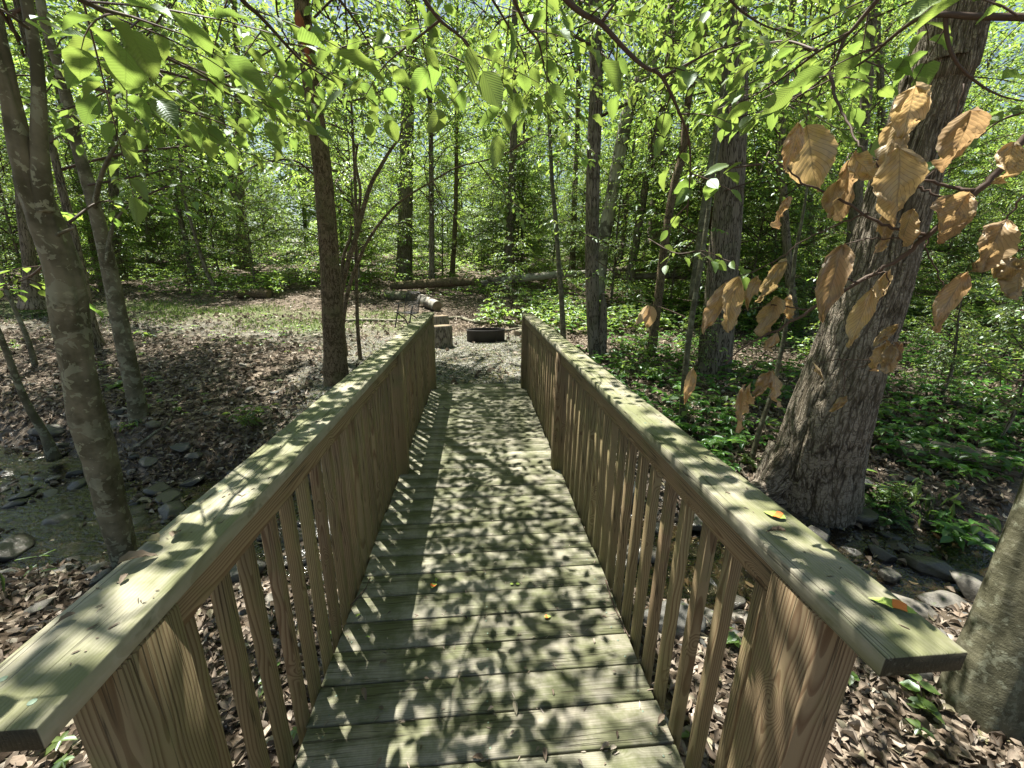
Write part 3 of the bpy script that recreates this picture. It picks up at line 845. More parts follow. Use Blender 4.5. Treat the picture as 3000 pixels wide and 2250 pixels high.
def local(C, base): return C-np.asarray(base)
def hand_tree(label, pts, Y, widths, mat, top_extra=6, crown=None, cs=1.0, n=48, seg=20, disp=None, Yend=None, extra_stems=(), name='tree', group=None, cat='tree', crown_h=None, crown_mat=None, flare=1.35, down=.35):
    C, RR, P, R = trunk_from_pixels(pts, Y, widths, top_extra, n=n, seg=seg, disp=disp, Yend=Yend, flare=flare, down=down)
    base = C[0].copy(); base[2] += down
    root = thing(name, base, label, cat, group)
    A = Acc(); V, F, uv, fur = tube(local(C, base), RR, seg, disp or bumpy(.06*RR.mean(), 2.0, int(abs(pts[0][0])))); A.add(V, F, uv, None, fur)
    for st in extra_stems:
        C2, R2, _, _ = trunk_from_pixels(st['pts'], st['Y'], st['w'], st.get('top', 0), n=30, seg=10, Yend=st.get('Yend'), flare=1.0, down=st.get('down', 0.02))
        V, F, uv, fur = tube(local(C2, base), R2, 10, bumpy(.06*R2.mean(), 2.0, 3)); A.add(V, F, uv, None, fur)
    link('trunk', A.mesh('trunk'), MAT[mat], root)
    if crown:
        k, v = crown
        top = C[int(n*.8)]-base
        zc = 0 if crown_h is None else crown_h
        add_crown(root, crown, cs, rot=Y*1.7, loc=(top[0]*.6, top[1]*.6, zc))
    return root, C, RR
def own_limbs(root, base_pts, leafmat='leaf', leaf=.095, kind='hex', tl=.55, r0=.012, gap=.12, leaf_gap=.06, name='crown', seed=1, flat=.3):
    """limbs given in world points; wood and leaves as children of the tree"""
    rg = np.random.default_rng(seed); b0 = np.array(root.location)
    for P in base_pts:
        W = Acc(); LV = []
        leafy_branch(W, LV, [np.array(p)-b0 for p in P], r0, gap, tl, leaf, leaf_gap, start=.15, kind=kind, rg=rg, flat=flat)
        A = Acc(); flush(A, LV, rg)
        li = link('limb', W.mesh('limb'), MAT['twig'], root)
        link('leaves', A.mesh('leaves', smooth=(kind == 'fine')), MAT[leafmat], li)
    

# oak bark relief for the giant leaning tree
def oak_disp(A, L, r):
    u = A*.42; v = L
    wx = fbm(np.cos(A)*2, np.sin(A)*2, v*1.2, 3, 31)*.55
    a = vnoise(np.cos(A)*9.0+wx, np.sin(A)*9.0+wx, v*2.6, 41)
    b_ = vnoise(np.cos(A)*19.0+wx*2, np.sin(A)*19.0, v*6.0, 43)
    rid = 1-np.abs(a)*2.2; rid2 = 1-np.abs(b_)*2
    crack = np.clip(rid, 0, 1)**3; crack2 = np.clip(rid2, 0, 1)**3
    big = fbm(np.cos(A)*1.1, np.sin(A)*1.1, v*.6, 2, 37)
    base = np.clip(1-v/1.0, 0, 1)**2
    lob = base*.055*np.cos(A*5+1.0)
    d = -.016*crack-.008*crack2+.035*big+lob
    return d, -crack
# ---- giant leaning oak
pts = PK([(1752, 1092), (1762, 1010), (1788, 900), (1832, 770), (1880, 640), (1925, 480), (1962, 360), (2003, 230), (2040, 110), (2072, 0)])
w = [x*K*1.13 for x in (178, 180, 184, 172, 164, 162, 162, 158, 158, 156)]
C, RR, _, _ = trunk_from_pixels(pts, 3.72, w, 9, n=230, Yend=3.15, flare=1.1, down=.3)
base = np.array([C[0][0], C[0][1], C[0][2]+.3])
oak = thing('oak_tree', base, 'giant oak with deeply furrowed bark leaning right over the creek bank', 'tree')
A = Acc(); V, F, uv, fur = tube(local(C, base), RR, 128, oak_disp); A.add(V, F, uv, None, fur)
# buttress roots
for pl, ws in (([(1712, 980), (1670, 985), (1625, 1000), (1575, 1018)], (.22, .15, .09, .04)), ([(1705, 1060), (1668, 1075), (1640, 1100)], (.16, .10, .04)), ([(1800, 1070), (1850, 1090), (1880, 1120)], (.15, .09, .03))):
    P = [aty(x*K, y*K, 3.72-.05*i) for i, (x, y) in enumerate(pl)]
    for p in P[1:]: p[2] = min(p[2], float(gz(p[0], p[1]))+.10)
    C2 = spline(P, 24); R2 = np.interp(np.linspace(0, 1, 24), np.linspace(0, 1, len(ws)), ws)
    V, F, uv, fur = tube(local(C2, base), R2, 24, oak_disp); A.add(V, F, uv, None, fur)
link('trunk', A.mesh('trunk'), MAT['oak'], oak)
add_crown(oak, ('tall', 0), .9, 'leaf_far', 1.0, (3.4, -1.0, 1.0))

# ---- big double trunk behind it
pts = PK([(1535, 830), (1545, 760), (1555, 660), (1568, 500), (1578, 380), (1584, 250), (1586, 120), (1586, 0)])
w = [118, 104, 98, 92, 88, 84, 82, 80]
dbl, C, RR = hand_tree('thick dark furrowed tree with a pale slim stem pressed along its side', pts, 7.6, w, 'dark', 9, ('tall', 1), 1.0, n=90, seg=40, name='furrowed_tree', crown_h=0)
C2, R2, _, _ = trunk_from_pixels([(2046, 760), (2062, 640), (2080, 520), (2100, 400), (2118, 300), (2138, 180), (2150, 40), (2152, -40)], 7.25, [30, 30, 30, 29, 28, 27, 26, 24], 2, n=40, Yend=7.3, flare=1, down=.7)
b0 = np.array(dbl.location); A = Acc(); V, F, uv, fur = tube(local(C2, b0), R2, 14, bumpy(.01, 3, 5)); A.add(V, F, uv, None, fur)
link('stem', A.mesh('stem'), MAT['smooth'], dbl)

# ---- lichen covered tree, close on the left
pts = PK([(278, 1235), (255, 1140), (222, 1030), (192, 910), (170, 800), (152, 690), (140, 600), (112, 505), (74, 405), (46, 315), (24, 215), (-4, 110), (-40, 0), (-75, -100)])
w = [x*K*.9 for x in (78, 80, 84, 86, 90, 92, 96, 104, 96, 76, 60, 52, 46, 42)]
lich, CL, RL = hand_tree('lichen-spotted smooth tree forking high up, close behind the bridge railing', pts, 3.15, w, 'beech', 3, None, n=130, seg=40, Yend=2.4, name='beech_tree', flare=1.15, disp=bumpy(.030, 1.5, 9),
    extra_stems=[dict(pts=PK([(98, 450), (90, 390), (84, 310), (84, 210), (78, 120), (62, 30), (50, -60), (40, -150)]), Y=2.68, w=[60, 72, 60, 50, 46, 44, 42, 38], Yend=2.5, top=3, down=.02),
                 dict(pts=PK([(128, 505), (148, 497), (160, 492)]), Y=2.66, w=[34, 26, 20], Yend=2.6, down=.02)])
# ---- second, slimmer
pts = PK([(302, 912), (292, 850), (268, 740), (240, 600), (222, 520), (200, 430), (165, 310), (150, 240), (128, 150), (100, 60), (80, -40)])
w = [x*K for x in (50, 44, 43, 41, 38, 36, 32, 34, 27, 26, 24)]
t2, C2_, R2_ = hand_tree('slim lichen-spotted tree leaning left on the leafy far bank', pts, 5.75, w, 'beech', 4, None, n=90, seg=24, Yend=5.0, name='beech_tree', flare=1.5,
    extra_stems=[dict(pts=PK([(232, 560), (240, 500), (262, 460), (300, 428)]), Y=5.3, w=[18, 16, 13, 8]), dict(pts=PK([(205, 440), (222, 370), (260, 300), (310, 240), (352, 222)]), Y=5.2, w=[22, 18, 15, 12, 8], Yend=4.6)])
# ---- small ones at the left edge
hand_tree('thin mossy sapling leaning left at the creek edge', PK([(97, 940), (62, 880), (36, 820), (14, 760), (-14, 690), (-50, 600)]), 5.3, [38, 30, 27, 25, 23, 22], 'beech', 3, None, Yend=5.0, name='sapling_tree', n=40, flare=1.6)
t4, _, _ = hand_tree('thin crooked sapling rising behind the left creek bank', PK([(75, 785), (62, 740), (38, 680), (15, 630), (-8, 570), (-30, 500)]), 8.2, [24, 20, 18, 17, 16, 15], 'beech', 3, None, name='sapling_tree', n=40, flare=1.8)
t5, _, _ = hand_tree('straight dark trunk rising behind the lichen-spotted tree', PK([(200, 717), (188, 660), (178, 600), (165, 540), (150, 470), (132, 400), (116, 330)]), 9.0, [48, 38, 36, 34, 32, 30, 28], 'dark', 8, ('mid', 0), name='forest_tree', flare=1.5)
hand_tree('broad grey trunk with flared roots by the left frame edge', [(95, 868), (90, 800), (80, 720), (70, 640), (60, 520), (45, 350)], 13.0, [72, 50, 46, 44, 42, 38], 'dark', 9, ('tall', 2), name='forest_tree', flare=1.7)
hand_tree('dark trunk at the clearing edge between the two leaning trees', [(345, 775), (338, 700), (334, 580), (330, 420), (328, 250)], 19, [42, 36, 34, 32, 28], 'dark', 8, ('tall', 3), .9, name='forest_tree')
hand_tree('slim dark upright trunk far behind the slim leaning tree', [(440, 765), (436, 700), (431, 580), (427, 463), (420, 330)], 24, [22, 18, 17, 16, 15], 'dark', 8, ('mid', 1), name='forest_tree')
hand_tree('thin bent dark sapling standing in the leafy clearing', [(626, 836), (603, 790), (564, 666), (545, 600), (535, 564), (521, 405), (512, 300)], 16.5, [16, 13, 11, 10, 9, 8, 7], 'dark', 2, ('small', 0), 1.1, name='sapling_tree', crown_h=2.6, n=40)
hand_tree('dark trunk slightly leaning right at the far end of the clearing', [(695, 765), (701, 690), (706, 543), (700, 420), (696, 300), (694, 150)], 24, [30, 24, 22, 21, 20, 18], 'dark', 8, ('tall', 0), .9, name='forest_tree')
hand_tree('thin dark stem left of the dark clearing-edge trunk', [(671, 757), (662, 680), (651, 593), (645, 500)], 22, [9, 8, 7, 6], 'dark', 3, ('small', 1), 1.3, name='sapling_tree', crown_h=3)
# ---- scaly trunk behind the left railing with a torn scar
pts = PK([(728, 822), (722, 740), (716, 640), (712, 560), (704, 460), (696, 360), (684, 270), (674, 200), (664, 120), (656, 40), (650, -30)])
w = [x*K for x in (58, 48, 44, 43, 43, 42, 40, 38, 37, 36, 34)]
scaly, CS, RS = hand_tree('straight brown scaly-barked tree behind the left railing, torn orange scar near its top', pts, 6.5, w, 'scaly', 5, None, n=110, seg=36, Yend=5.6, name='scaly_tree', flare=1.45)
# scar: a torn strip of reddish inner wood
m, nt = nmat('torn_inner_wood'); b = N(nt); tc = b.n('TexCoord'); nn = b.noise(b.mapping(tc.outputs['Object'], (60, 60, 5)), 1, 4, .6)
b.out(b.principled(b.mix(nn, (.42, .13, .06, 1), (.16, .06, .03, 1)), .8, b.bump(nn, .8, .01)).outputs[0]); MAT['torn'] = m
b0 = np.array(scaly.location)
P = [aty(x*K, y*K, 5.63+.02*i) for i, (x, y) in enumerate([(655, 38), (658, 62), (665, 92), (673, 122), (682, 158)])]
A = Acc(); V, F, uv, fur = tube(local(spline(P, 24), b0)-np.array([0, .14, 0]), np.interp(np.linspace(0, 1, 24), [0, .2, .5, 1], [.008, .05, .045, .008]), 10, bumpy(.015, 4, 2)); A.add(V, F, uv)
link('torn_scar', A.mesh('torn_scar'), MAT['torn'], scaly)
# ---- branching sapling beside it
bs = dict(Y=7.4)
sap, _, _ = hand_tree('forking multi-stemmed small tree right beside the brown scaly-barked tree', [(1003, 985), (1001, 930), (999, 868), (1020, 766), (1040, 705), (1081, 555), (1120, 480), (1146, 437), (1166, 412)], 7.3, [20, 17, 17, 16, 16, 15, 13, 11, 9], 'scaly', 0, None, n=60, seg=12, name='forked_sapling',
    extra_stems=[dict(pts=[(1003, 960), (1018, 860), (1052, 760), (1093, 681), (1166, 595), (1268, 530), (1341, 489), (1410, 473), (1492, 445), (1560, 400)], Y=7.2, Yend=6.4, w=[14, 13, 13, 12, 12, 11, 10, 9, 8, 5]),
                 dict(pts=[(1040, 705), (1048, 640), (1056, 560), (1042, 480), (1048, 420)], Y=7.3, w=[11, 10, 9, 8, 6], down=.02), dict(pts=[(995, 900), (1005, 760), (1025, 700), (1030, 660)], Y=7.3, w=[12, 11, 9, 6], down=.02)])
hand_tree('thin straight pole-like sapling next to the forking small tree', [(1056, 1052), (1048, 960), (1044, 807), (1043, 640), (1040, 522), (1034, 400), (1028, 280)], 7.5, [13, 11, 10, 9, 9, 8, 7], 'scaly', 3, ('small', 2), .9, name='sapling_tree', crown_h=3.4, n=40)
# ---- straight tree on the right
pts = PK([(1288, 778), (1282, 700), (1279, 600), (1279, 500), (1281, 380), (1284, 280), (1288, 190), (1286, 90), (1284, 0)])
straight, _, _ = hand_tree('straight slender grey-brown tree rising just past the right railing', pts, 8.7, [44, 40, 40, 40, 41, 41, 40, 38, 36], 'dark', 8, ('mid', 0), 1.1, n=80, seg=28, name='forest_tree', crown_h=1.5,
    extra_stems=[dict(pts=[(1762, 1035), (1766, 980), (1768, 900), (1766, 860)], Y=8.6, w=[30, 26, 20, 10])])
hand_tree('slender smooth sapling left of the straight slender tree', [(1650, 984), (1645, 880), (1638, 786), (1630, 680), (1626, 624), (1618, 540), (1613, 440), (1608, 330), (1604, 200)], 10.5, [18, 15, 14, 13, 13, 12, 12, 11, 10], 'smooth', 4, ('small', 0), 1.4, name='sapling_tree', crown_h=3.6)
hand_tree('leaning snag with peeled silver lower trunk and broken dark top', [(1748, 880), (1765, 725), (1788, 600), (1802, 517), (1826, 395), (1850, 290), (1904, 181), (1945, 90), (1968, 15)], 15.5, [44, 40, 38, 38, 40, 42, 44, 36, 26], 'pale', 1.0, None, n=60, name='dead_snag', cat='dead tree')
hand_tree('grey trunk leaning right in the middle of the right-hand woods', [(1848, 790), (1862, 720), (1880, 610), (1897, 508), (1925, 380), (1950, 250)], 15.0, [27, 24, 23, 22, 20, 18], 'dark', 8, ('mid', 1), name='forest_tree')
hand_tree('broad grey trunk half hidden behind the brown leaning sapling trunk', [(1915, 690), (1922, 610), (1930, 489), (1945, 330), (1962, 180), (1975, 40)], 17.0, [40, 36, 34, 32, 30, 28], 'dark', 9, ('tall', 1), .9, name='forest_tree')
hand_tree('brown curved trunk between the straight tree and the thick furrowed tree', [(1906, 1050), (1920, 940), (1934, 830), (1944, 740), (1972, 555), (2001, 442), (2015, 300), (2045, 181), (2068, 45), (2080, -40)], 9.2, [33, 26, 26, 25, 25, 24, 23, 23, 22, 20], 'scaly', 5, ('mid', 0), .9, name='forest_tree', crown_h=2.4)
hand_tree('slim pale grey sapling in front of the thick furrowed tree', [(1995, 1262), (2000, 1180), (2008, 1080), (2024, 950), (2040, 850), (2058, 740), (2072, 640), (2088, 520)], 5.0, [20, 18, 18, 18, 17, 16, 14, 10], 'smooth', 1.0, None, name='sapling_tree', n=40)
hand_tree('thin pale sapling between the railing and the giant oak', [(2196, 1375), (2225, 1260), (2262, 1148), (2294, 1003), (2312, 890), (2325, 795), (2330, 741), (2350, 640), (2362, 565), (2372, 490)], 4.15, [19, 17, 15, 14, 13, 12, 12, 10, 9, 7], 'smooth', .6, None, name='sapling_tree', n=44)
hand_tree('short thin dark sapling rising from green undergrowth right of the oak', [(2744, 1215), (2762, 1150), (2787, 1089), (2800, 1010), (2808, 930)], 5.6, [17, 15, 13, 10, 7], 'dark', .5, ('small', 1), .45, name='sapling_tree', crown_h=.2)
hand_tree('crooked thin dark sapling by the right frame edge', [(2896, 1375), (2925, 1290), (2958, 1238), (2982, 1180), (2998, 1110), (3030, 980)], 4.3, [22, 18, 17, 15, 14, 12], 'dark', 1.4, ('small', 2), .6, name='sapling_tree', crown_h=.7)
# ---- smooth trunk in the bottom right corner
pts = [(2800, 2420), (2818, 2330), (2835, 2240), (2868, 2080), (2916, 1930), (2960, 1800), (3015, 1640), (3062, 1500), (3120, 1340), (3190, 1150)]
corner, _, _ = hand_tree('smooth grey-green trunk close beside the right handrail end', pts, 1.35, [330, 318, 308, 285, 255, 240, 225, 215, 205, 195], 'smooth', 3, None, n=90, seg=48, Yend=1.65, name='beech_tree', flare=1.1, disp=bumpy(.016, 1.6, 4))
# more placed trunks in the middle distance
for lab, p, Y_, w_, mt, ck, cs in [
    ('massive dark trunk in the middle distance above the left railing', [(1184, 800), (1186, 700), (1190, 560), (1192, 400), (1198, 200), (1208, 0)], 21, [50, 43, 41, 40, 38, 36], 'dark', ('tall', 2), 1.0),
    ('slim dark trunk right of the massive middle-distance trunk', [(1265, 812), (1265, 700), (1264, 560), (1262, 400), (1258, 200), (1256, 0)], 18, [18, 16, 15, 15, 14, 13], 'dark', ('mid', 1), .9),
    ('short brown trunk behind the fallen log, left of the centre trunk', [(1326, 790), (1329, 740), (1333, 660), (1336, 560)], 21, [16, 14, 14, 12], 'scaly', ('mid', 0), .8),
    ('dark centre trunk standing behind the gap between the two railings', [(1486, 812), (1492, 700), (1500, 560), (1504, 420), (1506, 250), (1508, 60)], 19, [30, 25, 23, 22, 20, 18], 'dark', ('tall', 3), .9),
    ('thin dark trunk right of the dark centre trunk', [(1528, 780), (1530, 680), (1532, 560), (1534, 450)], 20, [10, 9, 8, 8], 'dark', ('under', 1), .8),
    ('grey trunk behind the giant oak on its left side', [(2322, 900), (2310, 780), (2298, 620), (2290, 460), (2296, 300)], 11, [32, 28, 26, 24, 22], 'dark', ('mid', 1), .9),
    ('dark trunk seen above the leaning oak on its left', [(2500, 700), (2510, 560), (2525, 420), (2540, 260), (2552, 120), (2560, 0)], 12.5, [44, 40, 38, 36, 34, 32], 'dark', ('tall', 0), .9),
    ('slim trunk directly left of the leaning oak near the frame top', [(2588, 620), (2586, 480), (2582, 330), (2578, 200), (2570, 60)], 15, [30, 27, 25, 24, 22], 'dark', ('tall', 1), .9),
    ('dark trunk leaning at the top right behind brown hanging leaves', [(2382, 860), (2376, 700), (2366, 500), (2352, 300), (2352, 100)], 17, [26, 24, 22, 20, 18], 'dark', ('tall', 2), .8),
    ('straight trunk right of the silver snag in deep woods', [(1675, 800), (1680, 700), (1684, 560), (1690, 420), (1694, 260), (1698, 100)], 23, [20, 17, 16, 15, 15, 14], 'dark', ('tall', 3), .9)]:
    hand_tree(lab, p, Y_, w_, mt, 8, ck, cs, n=36, seg=14, name='forest_tree')

# ---- forest of similar trees and understory behind
proto = {}
def forest_proto(kind, k):
    if (kind, k) in proto: return proto[kind, k]
    rg = np.random.default_rng(len(kind)*31+k*7+3)
    H, r = {'tall': (18.5, .17), 'mid': (11.6, .10), 'under': (7.2, .045), 'small': (3.1, .018)}[kind]
    zz = np.linspace(-.4, H, 12); P = np.stack([.12*np.cumsum(rg.normal(0, .25, 12))*(H/12), .12*np.cumsum(rg.normal(0, .25, 12))*(H/12), zz], -1); P[:, :2] -= P[1, :2]
    R = np.linspace(r*1.25, r*.25, 12); R[0] *= 1.5
    V, F, uv, fur = tube(spline(P, 24), np.interp(np.linspace(0, 1, 24), np.linspace(0, 1, 12), R), 10, bumpy(.05*r, 2, k))
    A = Acc(); A.add(V, F, uv, None, fur)
    proto[kind, k] = A.mesh('trunk'); proto[kind, k].materials.append(MAT['dark' if kind != 'small' else 'twig'])
    return proto[kind, k]
GL = {'tall': ('tall canopy tree with slim dark trunk deep in the woods', 'tall background trees'), 'mid': ('medium leafy tree filling the woods behind the clearing', 'medium background trees'),
      'under': ('bushy bright green understory tree in the background woods', 'understory trees'), 'small': ('small leafy green sapling growing from the forest floor', 'small leafy saplings')}
NM = {'tall': 'canopy_tree', 'mid': 'forest_tree', 'under': 'understory_tree', 'small': 'leafy_sapling'}
rt = random.Random(21)
placed = []
protoroot = {}
def plant_tree(kind, k, x, y, s):
    key = (kind, k)
    if key not in protoroot:
        root = thing(NM[kind], (0, 0, 0), GL[kind][0], 'tree' if kind != 'small' else 'sapling', GL[kind][1])
        link('trunk', forest_proto(kind, k), None, root)
        add_crown(root, (kind, k), 1.0, 'leaf_far' if kind == 'tall' else 'leaf')
        protoroot[key] = root; o = root
    else:
        o = copy_tree(protoroot[key])
    o.location = (x, y, float(gz(x, y))); o.rotation_euler = (rt.uniform(-.05, .05), rt.uniform(-.05, .05), rt.uniform(0, 6.28)); o.scale = (s, s, s)
    placed.append((x, y, kind)); return o
def inview(x, y, margin=0.0):
    d = np.array([x, y, 1.5])-CAM; z = d@_F
    return z > 1 and abs((d@_R)/z*FPX) < 1500+margin
def clear(x, y):
    if y < 6.0+abs(x)*.1 and x < 3: return False
    if -2.6 < x < 2.1 and y < 11.5: return False
    if x < 0 and y < 15.5-.1*x and x > -13: return False
    if -4 < x < 7 and y < 18.2 and rt.random() < .8: return False     # clearing on the left
    if abs(y-float(creek_y(np.clip(x, -14, 14)))) < 1.2: return False
    return True
def scatter(kind, n, y0, y1, smin, smax, mind, nk, pw=1.0):
    c = 0; tries = 0
    while c < n and tries < n*60:
        tries += 1
        y = y0+(y1-y0)*rt.random()**pw; x = rt.uniform(-1.45, 1.55)*y+.09*y
        if not inview(x, y, 250) or not clear(x, y): continue
        if any((x-a)**2+(y-b)**2 < mind**2 for a, b, q in placed if q == kind): continue
        plant_tree(kind, rt.randrange(nk), x, y, rt.uniform(smin, smax)); c += 1
scatter('tall', 32, 20, 58, .8, 1.25, 4.0, 4)
scatter('mid', 24, 16, 50, .8, 1.2, 2.6, 2)
scatter('under', 165, 12.5, 48, .55, 1.2, 1.5, 4, 1.2)
scatter('small', 110, 6, 30, .35, 1.0, .9, 3, 1.2)
# trees overhead that shade the bridge: behind and beside the camera
for kind, k, x, y, s in []:
    plant_tree(kind, k, x, y, s)
#SPLIT

for root_, key, sc_, off, rz in ((t5, ('airy', 0), 1.25, (.6, 1.4, 2.6), 2), (t5, ('airy', 1), 1.1, (1.2, -.6, 4.5), 4), (t2, ('airy', 1), 1.0, (-.6, -.6, 2.4), 1), (straight, ('airy', 0), 1.0, (-1.6, 1.0, 3.4), 3), (t2, ('airy', 0), 1.1, (-2.6, 2.2, 3.0), 5), (sap, ('airy', 0), 1.2, (.2, 3.2, 3.6), 1)):  # extra crowns, mostly above the view, added to shade pad, track and left bank
    add_crown(root_, key, sc_, rot=rz, loc=off)

# ================================================================== LEAFY BRANCHES OVERHEAD
def fg_branch(label, pts, leaf=.072, tl=.42, r0=.007, gap=.075, lg=.042, seed=0, kind='fine', flat=.35, mat='leaf_near', extra=(), start=.08, group='leafy beech branches overhead', up=(0, 0, 1.0), droop=.2, dist=None):
    """pts: (photo px, photo py, metres from the camera)"""
    rg = np.random.default_rng(500+seed)
    W3 = [[at(*p) for p in pl] for pl in (pts,)+tuple(extra)]
    base = W3[0][0]
    root = thing('beech_branch', base, label, 'branch', group)
    W = Acc(); LV = []
    for i, P in enumerate(W3):
        leafy_branch(W, LV, [p-base for p in P], r0*(1 if i == 0 else .6), gap, tl*(1 if i == 0 else .7), leaf, lg, start=start, seg=7, kind=kind, rg=rg, flat=flat, up=np.array(up), droop=droop)
    A = Acc(); flush(A, LV, rg)
    link('twigs', W.mesh('twigs'), MAT['twig'], root)
    link('leaves', A.mesh('leaves', smooth=True), MAT[mat], root)
    return root
FG = [
 ('beech branch with the largest glowing green leaves in the top left corner', [(120, -160, 1.0), (190, -40, 1.05), (280, 20, 1.1), (430, 60, 1.25)], dict(leaf=.088, tl=.34, gap=.07, seed=1)),
 ('dark curved beech branch descending across the upper left', [(200, -70, 1.5), (253, 0, 1.5), (316, 41, 1.55), (362, 86, 1.6), (434, 145, 1.65), (425, 190, 1.7), (407, 244, 1.75)], dict(leaf=.070, tl=.40, gap=.07, seed=2, r0=.008, extra=([(434, 145, 1.65), (592, 221, 1.9), (660, 271, 2.05), (760, 316, 2.2), (860, 375, 2.3)],))),
 ('long straight beech branch slanting toward the scaly tree', [(640, -110, 1.8), (710, 0, 1.85), (768, 54, 1.9), (859, 154, 2.0), (904, 194, 2.1), (1000, 253, 2.3)], dict(leaf=.070, tl=.42, gap=.08, seed=3, r0=.009)),
 ('beech branch spreading right from the slim leaning tree', [(310, 210, 3.1), (384, 190, 3.1), (452, 203, 3.15), (542, 226, 3.2), (642, 253, 3.3), (768, 294, 3.4), (880, 350, 3.5)], dict(leaf=.070, tl=.65, gap=.085, seed=4, r0=.011, lg=.055, extra=([(452, 203, 3.15), (560, 300, 3.0), (680, 380, 2.9)], [(600, 240, 3.2), (760, 210, 3.1), (900, 260, 3.0)]))),
 ('leafy beech branch hanging low left of centre with rounded leaves', [(250, 250, 2.2), (420, 300, 2.1), (560, 330, 2.0), (700, 380, 2.1)], dict(leaf=.08, tl=.30, gap=.10, seed=5, r0=.006)),
 ('leafy beech branch descending at the top centre left', [(1180, -90, 1.4), (1244, 0, 1.4), (1289, 59, 1.4), (1344, 104, 1.4), (1375, 136, 1.4), (1400, 220, 1.45)], dict(leaf=.070, tl=.30, gap=.07, seed=6, r0=.006, extra=([(1289, 59, 1.4), (1200, 130, 1.5), (1120, 200, 1.6), (1060, 300, 1.7)],))),
 ('leafy beech branch with drooping leaves above the centre of the bridge', [(1480, -80, 1.3), (1511, 9, 1.3), (1542, 77, 1.35), (1579, 127, 1.4), (1600, 220, 1.5), (1640, 300, 1.6)], dict(leaf=.070, tl=.26, gap=.085, seed=7, r0=.005)),
 ('thick dark beech branch snaking down from the top, right of centre', [(1590, -90, 1.7), (1660, 0, 1.7), (1710, 41, 1.7), (1760, 68, 1.7), (1836, 149, 1.7), (1886, 194, 1.7), (1940, 226, 1.7), (1990, 330, 1.75), (2018, 407, 1.8), (2022, 500, 1.85), (2013, 633, 1.9)], dict(leaf=.070, tl=.26, gap=.12, seed=8, r0=.010, start=.02, extra=([(1940, 226, 1.7), (2010, 190, 1.7), (2090, 150, 1.75), (2180, 120, 1.8)], [(1760, 68, 1.7), (1800, 10, 1.7), (1840, -60, 1.7)]))),
 ('leafy yellow-green branch sweeping left from above the giant oak', [(2640, -90, 2.1), (2570, 0, 2.1), (2540, 36, 2.1), (2475, 108, 2.1), (2398, 150, 2.15), (2316, 212, 2.2), (2226, 271, 2.3), (2136, 316, 2.4)], dict(leaf=.074, tl=.38, gap=.07, lg=.042, seed=9, r0=.009, extra=([(2475, 108, 2.1), (2430, 210, 2.1), (2330, 290, 2.2), (2240, 340, 2.25)], [(2398, 150, 2.15), (2300, 120, 2.3), (2200, 140, 2.4), (2080, 180, 2.5)]))),
 ('bare-tipped branch with green leaves crossing the oak trunk at the top right', [(3120, 60, 1.35), (3000, 50, 1.35), (2860, 48, 1.35), (2750, 42, 1.35), (2680, 60, 1.4), (2600, 120, 1.45), (2530, 180, 1.55), (2420, 240, 1.7), (2300, 300, 1.85)], dict(leaf=.070, tl=.26, gap=.12, seed=10, r0=.007, extra=([(2770, 40, 1.35), (2775, 110, 1.35), (2800, 180, 1.35), (2860, 240, 1.4), (2930, 280, 1.4), (3010, 298, 1.4)],))),
 ('small bright green drooping sprig beside the thick furrowed tree', [(1900, 700, 2.6), (1980, 742, 2.5), (2060, 735, 2.45), (2140, 770, 2.5), (2200, 800, 2.5)], dict(leaf=.070, tl=.22, gap=.09, seed=11, r0=.004)),
 ('green sprig with five pleated leaves in front of the thick furrowed tree', [(2230, 480, 1.9), (2160, 490, 1.9), (2090, 500, 1.9), (2040, 540, 1.9)], dict(leaf=.09, tl=.16, gap=.09, seed=12, r0=.004)),
 ('leafy branch hanging from the top over the far clearing', [(900, -120, 2.6), (980, -20, 2.7), (1040, 60, 2.8), (1090, 140, 2.9), (1150, 220, 3.0)], dict(leaf=.070, tl=.50, gap=.085, seed=13, r0=.009)),
 ('leafy branch overhead in the middle of the top edge', [(1360, -160, 2.3), (1420, -40, 2.4), (1480, 60, 2.5), (1540, 170, 2.6), (1560, 260, 2.7)], dict(leaf=.070, tl=.45, gap=.085, seed=14, r0=.008)),
 ('branch of small glowing leaves left of the slim leaning tree', [(-60, 240, 4.6), (60, 220, 4.6), (170, 230, 4.5), (280, 200, 4.5)], dict(leaf=.070, tl=.40, gap=.09, seed=15, r0=.007)),
 ('high leafy branch between the snaking branch and the giant oak', [(2080, -120, 2.9), (2140, 0, 3.0), (2230, 70, 3.0), (2320, 100, 3.0)], dict(leaf=.070, tl=.55, gap=.09, seed=16, r0=.009)),
 ('leafy branch at the right frame edge above the hanging brown leaves', [(3120, 330, 3.0), (3000, 330, 3.0), (2920, 360, 3.0), (2850, 420, 3.0)], dict(leaf=.070, tl=.55, gap=.10, seed=17, r0=.008, mat='leaf_near')),
 ('thin arching branch with green leaves over the forking small tree', [(1492, 445, 5.9), (1560, 400, 5.8), (1640, 400, 5.7), (1740, 440, 5.6)], dict(leaf=.095, tl=.75, gap=.12, seed=18, r0=.010, lg=.06, kind='hex', mat='leaf')),
]
for lab, pts, kw in FG: fg_branch(lab, pts, **kw)
rf = random.Random(12)
